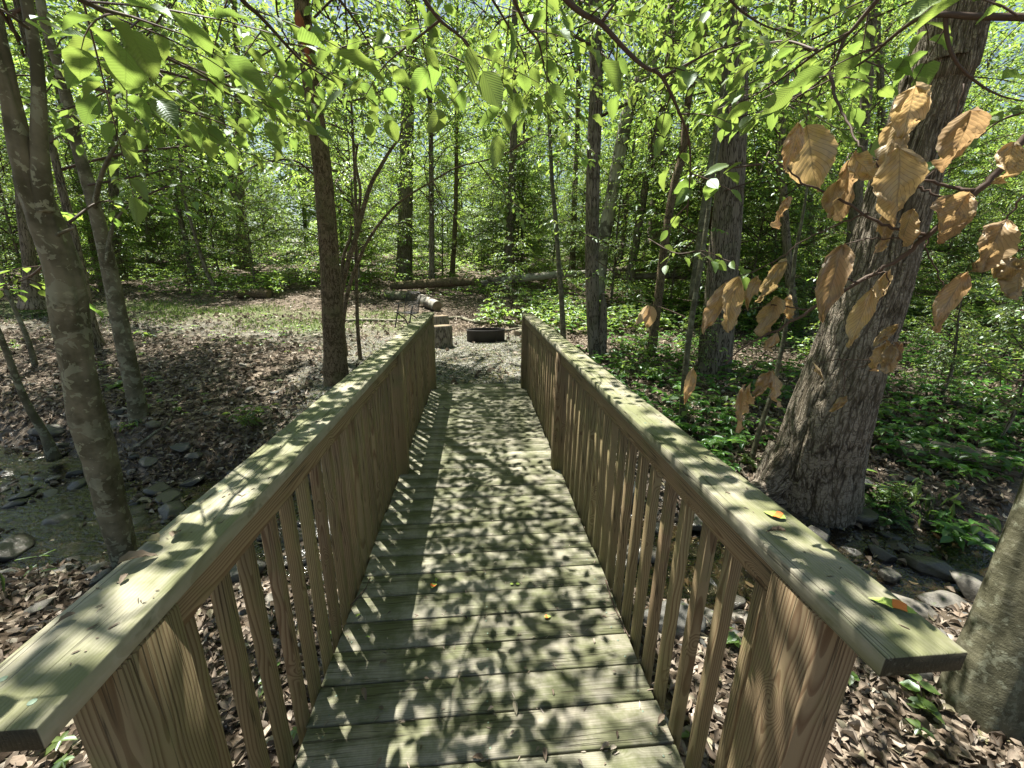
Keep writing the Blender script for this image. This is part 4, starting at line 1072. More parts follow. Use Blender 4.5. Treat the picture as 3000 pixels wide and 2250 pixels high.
for i in range(34):
    px = 230+2820*(i+rf.random())/34; py = rf.uniform(-60, 330)+(120 if px < 1200 else 0)*rf.random(); d_ = rf.uniform(3.6, 6.5)
    if 2450 < px < 3000 or 850 < px < 980: continue
    sgn = rf.choice([-1, 1]); ln = rf.uniform(130, 260)*3.2/d_
    fg_branch('one of many leafy beech twigs hanging into the top of the view', [(px-sgn*ln, py-rf.uniform(60, 140), d_+rf.uniform(-.2, .4)), (px-sgn*ln*.3, py-rf.uniform(0, 40), d_), (px+sgn*ln*.5, py+rf.uniform(-10, 60), d_-rf.uniform(0, .3)), (px+sgn*ln, py+rf.uniform(20, 120), d_-rf.uniform(-.1, .4))], leaf=.078, tl=.5, gap=.075, lg=.042, seed=60+i, r0=.007, kind='hex' if d_ > 3.4 else 'fine', group='leafy twigs hanging into the top of the view')

# limbs of the placed trees (out in world space, they carry the leaves and shade the deck)
def wp(x, y, z): return np.array([x, y, z], float)
own_limbs(scaly, [[aty(905, 330, 6.0), aty(700, 300, 5.6), aty(520, 330, 5.2)], [aty(900, 200, 6.0), aty(1040, 130, 5.5), aty(1180, 160, 5.0), aty(1320, 200, 4.6)],
    [wp(-2.2, 6.2, 4.3), wp(-1.4, 5.6, 4.5), wp(-.6, 5.0, 4.4)], [wp(-2.2, 6.2, 5.0), wp(-2.8, 5.4, 5.3), wp(-2.9, 4.4, 5.4)], [wp(-2.2, 6.2, 5.6), wp(-1.0, 6.6, 5.8), wp(.3, 6.8, 5.7)], [wp(-2.2, 6.2, 6.0), wp(-1.6, 4.9, 6.5), wp(-1.0, 3.9, 6.6)], [wp(-2.2, 6.0, 5.2), wp(-1.7, 4.2, 5.3), wp(-1.0, 2.9, 5.2), wp(-.3, 2.2, 5.0)],
    [aty(930, 520, 6.2), aty(860, 470, 5.9), aty(760, 480, 5.6), aty(690, 520, 5.4)]], tl=.8, gap=.15, r0=.016, seed=31)
own_limbs(sap, [[aty(1166, 412, 7.2), aty(1200, 330, 7.0), aty(1260, 250, 6.8)], [aty(1146, 437, 7.3), aty(1060, 400, 7.2), aty(980, 380, 7.0)], [aty(1400, 475, 6.7), aty(1470, 560, 6.5), aty(1560, 640, 6.3)], [aty(1268, 530, 6.9), aty(1300, 600, 6.8), aty(1360, 660, 6.6)], [aty(1048, 440, 7.3), aty(1000, 340, 7.2), aty(960, 240, 7)], [aty(1040, 600, 7.2), aty(960, 560, 7), aty(880, 560, 6.9)]], tl=.7, gap=.14, r0=.012, seed=32)
own_limbs(t2, [[aty(300*K, 428*K, 5.3), aty(380*K, 400*K, 5.1), aty(450*K, 420*K, 5.0)], [aty(150*K, 240*K, 5.1), aty(60*K, 210*K, 4.9), aty(-40*K, 220*K, 4.7)], [aty(190*K, 400*K, 5.2), aty(300*K, 380*K, 5.2), aty(400*K, 360*K, 5.3), aty(480*K, 370*K, 5.4)], [aty(130*K, 120*K, 5.0), aty(250*K, 60*K, 4.8), aty(400*K, 40*K, 4.6)]], tl=.75, gap=.13, r0=.012, seed=33)
own_limbs(lich, [[aty(110*K, 560*K, 2.7), aty(60*K, 600*K, 2.9), aty(0, 620*K, 3.1)], [aty(60*K, 60*K, 2.4), aty(0, 20*K, 2.2), aty(-90*K, 0, 2.0)], [aty(150*K, 480*K, 2.7), aty(215*K, 436*K, 2.9), aty(280*K, 440*K, 3.1)]], tl=.5, gap=.14, r0=.009, seed=34, kind='hex')
own_limbs(straight, [[aty(1745, 760, 8.5), aty(1800, 800, 8), aty(1880, 860, 7.5)], [aty(1740, 500, 8.5), aty(1660, 420, 8.2), aty(1580, 380, 8)], [aty(1745, 300, 8.5), aty(1830, 250, 8.2), aty(1920, 230, 8)], [aty(1735, 700, 8.5), aty(1670, 660, 8.3), aty(1600, 640, 8)]], tl=.7, gap=.15, r0=.012, seed=35)
own_limbs(dbl, [[aty(2070, 900, 7.4), aty(2180, 860, 7.2), aty(2290, 840, 7)], [aty(2060, 700, 7.4), aty(1960, 640, 7.1), aty(1850, 600, 7)], [aty(2120, 560, 7.4), aty(2240, 520, 7.1), aty(2380, 480, 7)], [aty(2140, 350, 7.4), aty(2260, 320, 7), aty(2420, 300, 6.8)], [aty(2120, 160, 7.4), aty(2000, 120, 7.2), aty(1880, 130, 7)]], tl=.85, gap=.14, r0=.014, seed=36)
own_limbs(lich, [[wp(-3.2, 2.6, 4.0), wp(-1.9, 2.3, 4.4), wp(-.6, 2.0, 4.5), wp(.6, 1.9, 4.4)], [wp(-3.2, 2.6, 3.9), wp(-2.2, 3.4, 4.1), wp(-1.4, 3.7, 4.2), wp(-.6, 3.8, 4.1)], [wp(-3.2, 2.6, 4.4), wp(-2.2, 3.2, 4.8), wp(-1.1, 3.4, 5.0), wp(-.1, 3.3, 5.1)], [wp(-3.2, 2.5, 4.8), wp(-2.2, 1.7, 5.2), wp(-1.2, 1.2, 5.4)], [wp(-3.2, 2.6, 4.2), wp(-1.6, 1.6, 4.0), wp(-.4, 1.2, 3.9), wp(.5, 1.2, 3.8)], [wp(-3.2, 2.6, 5.0), wp(-1.8, 3.8, 5.8), wp(-.6, 4.4, 6.0), wp(.4, 4.6, 6.0)]], tl=1.0, gap=.10, leaf_gap=.045, r0=.014, seed=41, leaf=.095)  # limbs overhead and out of view, added to shade deck and handrails
own_limbs(corner, [[wp(3.0, 1.7, 3.2), wp(2.0, 1.9, 3.9), wp(1.0, 2.0, 4.2), wp(.0, 2.2, 4.3)], [wp(3.1, 1.7, 3.6), wp(2.3, 2.6, 4.4), wp(1.2, 3.2, 4.9), wp(.2, 3.6, 5.0)], [wp(3.1, 1.7, 3.4), wp(1.9, 1.2, 4.6), wp(.7, 1.0, 4.9)]], tl=1.0, gap=.10, leaf_gap=.045, r0=.014, seed=42, leaf=.095)  # unseen limbs above the frame, added for shade on the near rails
# high limbs hung on the forked sapling, added to shade the bridge
ob = wp(-2.4, 7.4, .6)
own_limbs(sap, [[ob+wp(.5, -.1, 3.2), wp(-2.6, 6.8, 4.6), wp(-2.0, 5.6, 5.0), wp(-1.2, 4.6, 5.0)], [ob+wp(.8, -.4, 5.0), wp(-2.8, 6.6, 6.0), wp(-1.4, 5.8, 6.6), wp(0, 5.0, 6.7)], [ob+wp(1.0, -.5, 6.0), wp(-3.4, 5.6, 7.2), wp(-2.2, 4.2, 7.6), wp(-1.0, 3.0, 7.4)], [ob+wp(1.4, -.7, 7.2), wp(-2.4, 7.0, 8.6), wp(-.8, 6.4, 9.2)], [ob+wp(.2, -.1, 2.4), wp(-3.4, 7.6, 3.2), wp(-4.4, 6.8, 3.5)]], tl=.95, gap=.17, r0=.018, seed=37, leaf=.10)

# ---- branch with dead leaves, right foreground
R5 = lambda x, y: (2000+x/1.58, 250+y/1.58)
dbase = at(3100, 330, 1.02)
dead = thing('beech_branch', dbase, 'bare dark beech branch holding curled brown dead leaves in front of the oak', 'branch')
W = Acc()
def twig(pts, d0, d1, r0, r1, seg=7):
    n = len(pts); P = [at(*R5(x, y), d0+(d1-d0)*i/(n-1))-dbase for i, (x, y) in enumerate(pts)]
    C = spline(P, n*5)+.0012*np.random.default_rng(n).normal(0, 1, (n*5, 3)); V, F, uv, fur = tube(C, np.linspace(r0, r1, n*5), seg); W.add(V, F, uv, None, fur)
twig([(1740, 100), (1580, 250), (1470, 390), (1350, 500), (1140, 690), (1000, 800), (800, 920), (590, 1040), (440, 1130), (300, 1200), (200, 1290)], 1.02, .92, .0062, .0014)
twig([(1140, 690), (980, 660), (850, 600), (700, 510), (560, 450), (480, 380), (400, 350)], .98, .90, .0028, .0010)
twig([(1345, 490), (1180, 455), (1070, 432)], .99, .97, .0032, .0012)
twig([(1070, 432), (960, 420), (880, 350), (780, 320), (760, 345)], .97, .95, .0014, .0010)
twig([(590, 1040), (440, 1020), (280, 1040)], .96, .94, .0016, .0009)
twig([(860, 590), (700, 650), (560, 720), (400, 830), (190, 910)], .95, .95, .0016, .0009)
twig([(1140, 700), (1000, 705), (860, 710), (740, 735)], .98, .96, .0014, .0009)
twig([(805, 915), (740, 880), (650, 845)], .95, .95, .0018, .0012)
twig([(820, 910), (900, 870), (945, 868), (950, 940), (860, 1060)], .96, .95, .0013, .0008)
twig([(1140, 700), (1130, 760), (1180, 860), (1220, 930), (1290, 950)], .99, 1.0, .0014, .0009)
twig([(1300, 0), (1250, 200), (1215, 330), (1110, 440)], 1.0, .98, .0009, .0008)
twig([(1070, 455), (1150, 500), (1300, 560), (1345, 580)], .99, .98, .0020, .0012)
twig([(1580, 500), (1480, 640), (1380, 740)], .95, .95, .0014, .0009)
twig([(1600, 740), (1540, 770), (1460, 800)], .95, .95, .0014, .0009)
twig([(680, -60), (720, 80), (780, 200), (830, 290), (900, 350)], 1.15, .97, .0028, .0011)
twig([(590, 60), (577, 130), (575, 185)], .95, .95, .0012, .0010)
twig([(860, 1270), (740, 1270), (600, 1290)], .97, .97, .0009, .0008)
twig([(740, 1270), (748, 1360), (745, 1440)], .97, .97, .0010, .0008)
twig([(470, 1060), (420, 1180), (300, 1330), (180, 1400)], .95, .95, .0010, .0008)
twig([(780, 1310), (880, 1285), (960, 1240)], .97, .96, .0009, .0009)
link('twigs', W.mesh('twigs'), MAT['twig'], dead)
DL = [(575, 185, 620, 500, 190), (540, 180, 478, 390, 80), (770, 345, 760, 630, 90), (722, 440, 658, 612, 75), (785, 320, 897, 452, 90), (1078, 0, 1020, 240, 125), (1022, 140, 912, 395, 110), (1010, 285, 990, 620, 165), (1342, 110, 1228, 415, 130),
      (962, 560, 912, 772, 60), (1064, 570, 1008, 748, 70), (1250, 500, 1180, 735, 115), (1325, 500, 1190, 695, 100), (1548, 260, 1450, 458, 90), (1505, 620, 1350, 865, 105), (1545, 790, 1448, 888, 90), (1585, 800, 1525, 990, 110), (1312, 865, 1155, 1132, 85),
      (742, 735, 640, 1095, 130), (490, 515, 430, 662, 45), (478, 800, 345, 1005, 75), (207, 910, 92, 1148, 95), (262, 885, 188, 1138, 115), (348, 880, 290, 1032, 60), (432, 975, 400, 1165, 105), (488, 978, 482, 1078, 62), (440, 1150, 388, 1228, 50),
      (878, 940, 770, 1215, 85), (946, 865, 866, 1066, 55), (998, 1105, 882, 1202, 42), (950, 1180, 876, 1322, 60), (966, 1200, 946, 1336, 62), (986, 1188, 1016, 1266, 30), (52, 1305, 8, 1477, 62), (282, 1385, 265, 1612, 62), (306, 1390, 312, 1498, 45),
      (402, 1320, 342, 1442, 70), (418, 1320, 440, 1492, 60), (758, 1438, 698, 1508, 40), (612, 1300, 645, 1358, 26)]
rgd = np.random.default_rng(77)
for i, (x0, y0, x1, y1, wpx) in enumerate(DL):
    dd = .90+.09*rgd.random()
    if i == 7: dd = .84
    a = at(*R5(x0, y0), dd); b_ = at(*R5(x1, y1), dd+rgd.uniform(-.03, .03))
    Lf = np.linalg.norm(b_-a); wd = wpx/1.58*dd/FPX*.76
    nu, nv = 22, 13; u = np.linspace(0, 1, nu); v = np.linspace(-1, 1, nv)
    prof = np.interp(u, [0, .06, .2, .4, .6, .8, .93, 1], [.03, .40, .82, 1.0, .86, .50, .20, .0])*wd/2
    U, Vv = np.meshgrid(u, v, indexing='ij')
    fold = rgd.uniform(.4, 1.1)*rgd.choice([-1, 1]); curl = rgd.uniform(-.9, .9); tw = rgd.uniform(-1.5, 1.5)
    edge = 1+.04*np.sin(U*75+i)*(np.abs(Vv) > .9)-.22*np.clip(fbm(U*5+i*3.3, np.sign(Vv)*2+0*U, 0, 3, 7+i), 0, 1)*(np.abs(Vv) > .75)
    s_ = Vv*prof[:, None]*edge; w_ = np.abs(Vv)*prof[:, None]*fold+.05*Lf*np.sin(U*3.0+i)+curl*Lf*.18*U**2
    w_ += .0008*np.sin((U*13-np.abs(Vv)*prof[:, None]/max(wd, 1e-3)*9*2)*2*PI*.5)*(np.abs(Vv) > .1)+.030*fbm(U*4.5+i, Vv*1.6+i, 0, 3, i)*(.25+np.abs(Vv))
    w_ += curl*.6*s_**2/max(wd, .01)
    th = tw*(U-.3)
    s2 = s_*np.cos(th)-w_*np.sin(th); w2 = s_*np.sin(th)+w_*np.cos(th)
    d = norm(b_-a); vw = norm(CAM-a); sd = norm(np.cross(d, vw)); nn = np.cross(sd, d)
    Pp = (a-dbase)+d*(U*Lf)[..., None]+sd*s2[..., None]+nn*w2[..., None]
    iq = np.arange(nu*nv).reshape(nu, nv); q = np.stack([iq[:-1, :-1], iq[:-1, 1:], iq[1:, 1:], iq[1:, :-1]], -1).reshape(-1, 4)
    uvv = np.stack([U.ravel(), Vv.ravel()*.5*.9+.5], -1)
    link('dead_leaf', mesh('dead_leaf', Pp.reshape(-1, 3), q, uvv, np.full(nu*nv, rgd.random()), True), MAT['leaf_dry'], dead)
# one far brown leaf on its own twig
P = [at(2010, 930, 1.9), at(1950, 905, 1.9), at(1900, 890, 1.9), at(1860, 880, 1.9)]
tw2 = thing('twig', P[0], 'thin twig with a single brown dead leaf hanging in front of the brown curved trunk', 'twig')
A = Acc(); V, F, uv, fur = tube(spline([p-P[0] for p in P], 16), np.linspace(.003, .001, 16), 6); A.add(V, F, uv); link('twigs', A.mesh('twigs'), MAT['twig'], tw2)
V, F, uv, r_ = leaves('fine', np.array([at(1905, 895, 1.9)-P[0], at(1898, 893, 1.9)-P[0]]), np.array([at(1900, 960, 1.9)-at(1905, 895, 1.9), at(1870, 955, 1.9)-at(1898, 893, 1.9)]), np.array([CAM-P[0]]*2)+[[.5, 0, .4], [-.9, 0, .2]], np.array([.105, .10]), np.array([.055, .05]), np.array([.2, .5]), np.array([2.0, -2.0]))
A = Acc(); A.add(V, F, uv, r_); link('dead_leaf', A.mesh('dead_leaf'), MAT['leaf_dry'], tw2)

# ================================================================== CLEARING OBJECTS
def log_obj(name, label, P, R, mat, seg=20, cat='log', ends=True, group=None, amp=.05, n=30):
    P = np.asarray(P, float); base = P[0].copy()
    root = thing(name, base, label, cat, group)
    C = spline(P, n); RR = np.interp(np.linspace(0, 1, n), np.linspace(0, 1, len(R)), R)
    A = Acc(); V, F, uv, fur = tube(C-base, RR, seg, bumpy(amp*float(np.mean(R)), 2.4, int(abs(P[0][0]*10))), cap=True); A.add(V, F, uv, None, fur)
    link('bark', A.mesh('bark'), MAT[mat], root)
    if ends:
        for e, k in ((0, 1), (-1, -2)):
            c = C[e]; t = norm(C[e]-C[k]); o = bpy.data.objects.new('sawn_end', None)
            an = np.linspace(0, 2*PI, 20, endpoint=False); rr = RR[e]*.93
            rings = [np.zeros((1, 3))]+[np.stack([np.cos(an)*rr*q, np.sin(an)*rr*q, 0*an], -1) for q in (.5, 1.0)]
            V = np.vstack(rings); F3 = np.array([[0, 1+j, 1+(j+1) % 20] for j in range(20)]); F4 = np.array([[1+j, 21+j, 21+(j+1) % 20, 1+(j+1) % 20] for j in range(20)])
            oo = link('sawn_end', mesh('sawn_end', V, [F3, F4]), MAT['endgrain'], root, c-base+t*.006)
            oo.rotation_mode = 'QUATERNION'; oo.rotation_quaternion = Vector(tuple(t)).to_track_quat('Z', 'Y')
    return root
def stump(label, px0, px1, pyb, pyt, dz=0):
    p = ground((px0+px1)/2, pyb); zc = np.dot(p-CAM, _F)
    r = (px1-px0)/FPX*zc/2; p = p+np.array([0, r*.8, 0]); h = (pyb-pyt)/FPX*zc*1.0
    p[2] = float(gz(p[0], p[1]))
    return log_obj('log_stump', label, [p+[0, 0, -.04], p+[.01, 0, h*.5], p+[.0, .01, h]], [r*1.05, r, r*.97], 'dark', amp=.06, cat='stump')
stump('upright sawn log stump with mossy sides nearest the end of the left railing', 1262, 1324, 1020, 958)
stump('smaller upright pale log stump standing behind the mossy stump', 1268, 1315, 988, 928)
# fire ring
p = ground(1425, 1008); p[1] += .40; p[2] = float(gz(p[0], p[1]))
ring = thing('fire_ring', p, 'low black steel campfire ring on the gravel clearing', 'fire ring', rot=(0, 0, .18))
Rr, Hr = .44, .26
an = np.linspace(0, 2*PI, 49)[:-1]
A = Acc(); prof = [(Rr, 0), (Rr, Hr-.02), (Rr+.018, Hr-.012), (Rr+.018, Hr), (Rr-.018, Hr), (Rr-.006, Hr-.02), (Rr-.006, 0)]
V = np.vstack([np.stack([np.cos(an)*r_, np.sin(an)*r_, 0*an+z_], -1) for r_, z_ in prof]); ns = 48
q = [[i*ns+j, i*ns+(j+1) % ns, ((i+1) % len(prof))*ns+(j+1) % ns, ((i+1) % len(prof))*ns+j] for i in range(len(prof)) for j in range(ns)]
A.add(V, np.array(q)); link('steel_wall', A.mesh('steel_wall'), MAT['black_metal'], ring)
A = Acc()
for a_ in (0, PI): pass
V, F, uv, fur = tube(np.array([[Rr*math.cos(t)*1.0, Rr*math.sin(t)*1.0, Hr+.004] for t in np.linspace(PI*1.1, PI*1.9, 20)]), np.full(20, .009), 6); A.add(V, F, uv)
V, F, uv, fur = tube(spline([(Rr+.015, -.05, Hr-.03), (Rr+.07, -.05, Hr-.05), (Rr+.09, -.06, .05), (Rr+.10, -.08, .0)], 14), np.full(14, .008), 6); A.add(V, F, uv)
link('hinge_rod', A.mesh('hinge_rod'), MAT['black_metal'], ring)
for k, (a_, b_) in enumerate((((-.25, -.1, .09), (.2, .15, .12)), ((-.1, .2, .1), (.22, -.12, .1)))):
    V, F, uv, fur = tube(spline([a_, b_], 8), np.full(8, .035), 8, bumpy(.006, 4, k)); A = Acc(); A.add(V, F, uv); link('charred_log', A.mesh('charred_log'), MAT['black_metal'], ring)
V, F, uv, fur = tube(np.array([[0, 0, -.03], [0, 0, .03], [0, 0, .06]]), np.array([Rr*.97, Rr*.9, Rr*.3]), 20, bumpy(.03, 5, 2)); A = Acc(); A.add(V, F, uv)
MAT['ash'] = simple('grey_ash', (.16, .15, .14), .95); link('ash', A.mesh('ash'), MAT['ash'], ring)
ring.scale = (1, .62, 1)
# chair
p = ground(1196, 960); p[2] = float(gz(p[0], p[1]))
chair = thing('camp_chair', p, 'black wire-mesh folding chair on the gravel behind the left railing', 'chair', rot=(0, 0, -.55))
def rod(parent, name, P, r=.018, mat='mesh_black', n=14):
    A = Acc(); V, F, uv, fur = tube(spline(P, n), np.full(n, r), 8); A.add(V, F, uv); return link(name, A.mesh(name), MAT[mat], parent)
w2 = .24
for s in (-1, 1):
    rod(chair, 'leg', [(s*w2, -.26, 0), (s*w2, -.18, .25), (s*w2, -.05, .62)])
    rod(chair, 'leg', [(s*w2, .28, 0), (s*w2, .14, .22), (s*w2, -.20, .43)])
    rod(chair, 'armrest', [(s*(w2+.01), -.22, .63), (s*(w2+.01), 0, .65), (s*(w2+.01), .16, .66)], .014)
rod(chair, 'back_frame', [(-w2, .16, .40), (-w2, .24, .70), (-w2*.9, .30, .92), (0, .31, .95), (w2*.9, .30, .92), (w2, .24, .70), (w2, .16, .40)], .011, n=40)
rod(chair, 'seat_frame', [(-w2, -.22, .42), (w2, -.22, .42), (w2, .20, .40), (-w2, .20, .40), (-w2, -.20, .42)], .009, n=40)
def meshgrid_panel(name, fn, nu, nv, r=.0055):
    A = Acc()
    for i in range(nu+1):
        P = np.array([fn(i/nu, v) for v in np.linspace(0, 1, 9)]); V, F, uv, fur = tube(P, np.full(9, r), 4); A.add(V, F, uv)
    for j in range(nv+1):
        P = np.array([fn(u, j/nv) for u in np.linspace(0, 1, 5)]); V, F, uv, fur = tube(P, np.full(5, r), 4); A.add(V, F, uv)
    return link(name, A.mesh(name), MAT['mesh_black'], chair)
meshgrid_panel('seat', lambda u, v: (-w2+2*w2*u, -.22+.42*v, .42-.02*v-.03*math.sin(PI*v)), 14, 12)
meshgrid_panel('backrest', lambda u, v: ((-w2+2*w2*u)*(1-.08*v*v), .17+.14*v+.02*math.sin(PI*u), .42+.51*v), 14, 15)
# logs
def gl(px, py, dz=0): q = ground(px, py); q[2] += dz; return q
a = gl(1282, 912, .16); log_obj('sawn_log', 'short pale sunlit sawn log lying with its dark end toward the bridge', [a, a+np.array([-.32, .45, .08]), a+np.array([-.62, .85, .17])], [.175, .17, .165], 'pale', cat='log')
a = gl(1210, 880, .12); log_obj('mossy_log', 'short mossy grey log lying behind the black chair', [a, a+np.array([-.5, .2, .03]), a+np.array([-1.05, .35, .05])], [.17, .16, .16], 'beech')
def logpix(label, pts, dist, w, mat, name='fallen_log', dz=0, ends=False, n=40, group=None):
    P = [aty(x, y, Y_) for (x, y), Y_ in zip(pts, dist)]; R = [wi*np.dot(p-CAM, _F)/FPX/2 for wi, p in zip(w, P)]
    return log_obj(name, label, P, R, mat, ends=ends, n=n, group=group)
logpix('brown fallen log lying beyond the clearing above the left stump', [(1145, 838), (1240, 832), (1320, 826), (1390, 826)], [17.5, 17.3, 17, 17], [22, 26, 27, 20], 'scaly')
logpix('long grey fallen trunk stretching right behind the clearing', [(1410, 832), (1470, 822), (1530, 815), (1620, 806), (1720, 800), (1850, 792)], [16.6, 16.6, 16.8, 17, 17.3, 17.6], [18, 22, 22, 20, 18, 14], 'pale')
logpix('dark fallen trunk propped in the woods left of the thick furrowed tree', [(1790, 795), (1900, 782), (2000, 776), (2090, 772)], [16.5, 16.2, 16, 15.8], [22, 22, 20, 18], 'dark')
logpix('second dark fallen trunk lying just below the propped one', [(1830, 812), (1930, 808), (2060, 812)], [15.2, 15, 14.8], [18, 17, 15], 'dark')
logpix('dark horizontal fallen trunk behind the gap right of the thick tree', [(2240, 838), (2320, 842), (2420, 846)], [11.5, 11.5, 11.5], [13, 13, 11], 'dark')
logpix('broken grey branch stub resting against the long fallen trunk', [(1430, 815), (1470, 835), (1500, 850), (1540, 868)], [16.3, 16.1, 15.8, 15.6], [14, 12, 10, 6], 'dark', name='broken_branch')
def limb_on_ground(label, pts, w, mat='twig', name='fallen_branch', dz=.02):
    P = []; R = []
    for (x, y), wi in zip(pts, w):
        q = ground(x, y); q[2] += dz; P.append(q); R.append(wi*np.dot(q-CAM, _F)/FPX/2)
    return log_obj(name, label, P, R, mat, ends=False, cat='branch', seg=8, n=30)
limb_on_ground('long crooked grey branch lying behind the fire ring', [(1312, 938), (1345, 935), (1380, 946), (1410, 950), (1450, 948), (1500, 958), (1530, 962)], [9, 9, 10, 10, 9, 9, 7], 'beech', dz=.05)
limb_on_ground('straight pole lying on the gravel edge left of the black chair', [(1005, 944), (1080, 942), (1140, 944), (1185, 944)], [11, 11, 10, 9], 'beech', dz=.04)
limb_on_ground('dark bent branch lying on the slope right of the bridge', [(1778, 1070), (1830, 1035), (1900, 1000), (1950, 970), (2010, 955)], [9, 9, 8, 8, 7], 'twig', dz=.10)
limb_on_ground('curved mossy stick on the leafy left bank', [(412, 1305), (455, 1272), (490, 1250), (505, 1225)], [9, 9, 8, 6], 'beech', dz=.02)
a = gl(1515, 985, .06); log_obj('firewood_log', 'small cut firewood log lying right of the fire ring', [a, a+np.array([.12, .3, .02])], [.075, .07], 'beech', n=8)
a = gl(1480, 975, .05); log_obj('firewood_log', 'thin firewood stick lying on gravel behind the fire ring', [a, a+np.array([.3, .2, .03]), a+np.array([.55, .3, .05])], [.035, .03, .025], 'beech', n=10)
a = gl(790, 872, .12); log_obj('sawn_log', 'weathered brown log section lying in the left clearing', [a, a+np.array([-.55, .05, .02]), a+np.array([-1.1, .1, .0])], [.17, .17, .16], 'scaly')
a = ground(1557, 918); rod_ = thing('garden_stake', a, 'thin white stake standing beyond the far end of the right railing', 'stake')
A = Acc(); V, F, uv, fur = tube(np.array([[0, 0, -.1], [-.01, 0, .25], [-.02, 0, .52]]), np.array([.018, .016, .006]), 8); A.add(V, F, uv); MAT['white'] = simple('white_plastic', (.6, .6, .58), .5); link('shaft', A.mesh('shaft'), MAT['white'], rod_)
# roots / bank lip right of the oak (a mossy eroded log)
P = [aty(2600, 1395, 4.2), aty(2720, 1408, 4.1), aty(2850, 1425, 3.9), aty(2960, 1440, 3.7)]
for q in P: q[2] = float(gz(q[0], q[1]))+.05
log_obj('mossy_log', 'dark rotting log along the creek bank right of the giant oak', P, [.12, .14, .14, .12], 'dark', ends=False, amp=.12)

# ================================================================== CREEK STONES
def rock_mesh(seed):
    rg = np.random.default_rng(seed)
    import bmesh
    bm = bmesh.new(); bmesh.ops.create_icosphere(bm, subdivisions=4, radius=1)
    V = np.array([v.co[:] for v in bm.verts]); F = np.array([[v.index for v in f.verts] for f in bm.faces]); bm.free()
    # chop with planes for flat angular faces
    for _ in range(13):
        nrm = norm(rg.normal(0, 1, 3)); d = rg.uniform(.5, .8); t = V@nrm-d; V = V-np.where(t > 0, t, 0)[:, None]*nrm*.9
    V = V*(1+.07*fbm(V[:, 0]*2+seed, V[:, 1]*2, V[:, 2]*2, 3, seed))[:, None]
    V = V*np.array([1, rg.uniform(.6, .85), rg.uniform(.28, .5)])
    return mesh('stone', V, F, None, None, False)
RM = [rock_mesh(s) for s in range(7)]
for m_ in RM: m_.materials.append(MAT['rock'])
rr_ = random.Random(9)
def stone(x, y, s, label='grey-brown flat stone lying in the creek bed', group='stones in the creek bed', dz=None, rz=None, k=None):
    o = bpy.data.objects.new('stone', RM[rr_.randrange(7) if k is None else k]); COL.objects.link(o)
    z = float(gz(x, y)); o.location = (x, y, z+s*.12 if dz is None else z+dz); o.scale = (s, s, s)
    o.rotation_euler = (rr_.uniform(-.25, .25), rr_.uniform(-.25, .25), rr_.uniform(0, 6.28) if rz is None else rz)
    tag(o, label, 'stone', group); return o
SPX = [((175, 1590), .26, 'large dark dome-shaped stone in the creek left of the bridge', 0), ((225, 1625), .15, 'flat grey slab stone beside the dark dome-shaped stone', 1), ((185, 1305), .17, 'pale rounded boulder on the far creek bank left', 2), ((95, 1490), .13, 'flat grey stone near the left water edge', 3),
       ((90, 1420), .10, 'small pale stone mid-creek, left of the lichen-spotted trunk', 4), ((150, 1395), .12, 'rounded grey stone right of the small pale one', 5), ((35, 1465), .13, 'flat dark stone cut by the left frame edge', 6), ((195, 1465), .12, 'dark wet stone against the lichen-spotted trunk', 1),
       ((280, 1680), .15, 'brown rounded stone at the near water edge', 2), ((190, 1680), .13, 'mossy brown stone at the near water edge with grass behind', 0), ((390, 1450), .09, 'small tan stone right of the lichen-spotted trunk', 3), ((2490, 1605), .15, 'pale grey stone mid-creek right of the railing', 4),
       ((2590, 1615), .19, 'dark slab stone in the shaded creek below the oak', 5), ((2715, 1590), .14, 'white sunlit stone in the creek right of the oak', 6), ((2760, 1755), .13, 'dark-and-white stone at the near edge by the corner trunk', 1), ((2770, 1785), .22, 'sunlit sandy slab near the smooth corner trunk', 2),
       ((2800, 1550), .15, 'mossy flat stone far right in the creek', 3), ((2080, 1700), .19, 'pale sunlit flat stone seen through the right balusters', 4), ((2150, 1745), .20, 'blue-grey slab leaning behind the right balusters', 5), ((2030, 1600), .14, 'grey stone in shallow water behind right balusters', 0), ((1100, 1160), .10, 'small stone beside', 2)][:-1]
pos_s = []
for (px, py), s, lab, k in SPX:
    d = ray(px, py); t = (-.96-CAM[2])/d[2]; q = CAM+d*t; stone(q[0], q[1], s*.85, lab, None, k=k); pos_s.append((q[0], q[1], s))
n = 0
for q in range(400):
    x = rr_.uniform(-6.2, -1.6); y = float(creek_y(x))+rr_.gauss(0, .6); s = rr_.uniform(.09, .2)
    if n > 62 or any((x-a)**2+(y-b)**2 < (s+c)**2*.5 for a, b, c in pos_s): continue
    stone(x, y, s); pos_s.append((x, y, s)); n += 1
while n < 280:
    x = rr_.uniform(-6.5, 5.2); y = float(creek_y(x))+rr_.gauss(0, .52); s = .05+.22*rr_.random()**1.8
    if abs(x) < .6 and rr_.random() < .8: continue
    if any((x-a)**2+(y-b)**2 < (s+c)**2*.45 for a, b, c in pos_s): continue
    stone(x, y, s); pos_s.append((x, y, s)); n += 1
for i in range(26):
    x = rr_.uniform(-8, -1.4); y = float(creek_y(x))+rr_.uniform(1.2, 3.5); stone(x, y, rr_.uniform(.05, .12), 'brown stone half buried in leaf litter on the bank', 'stones on the leafy bank', dz=.0)

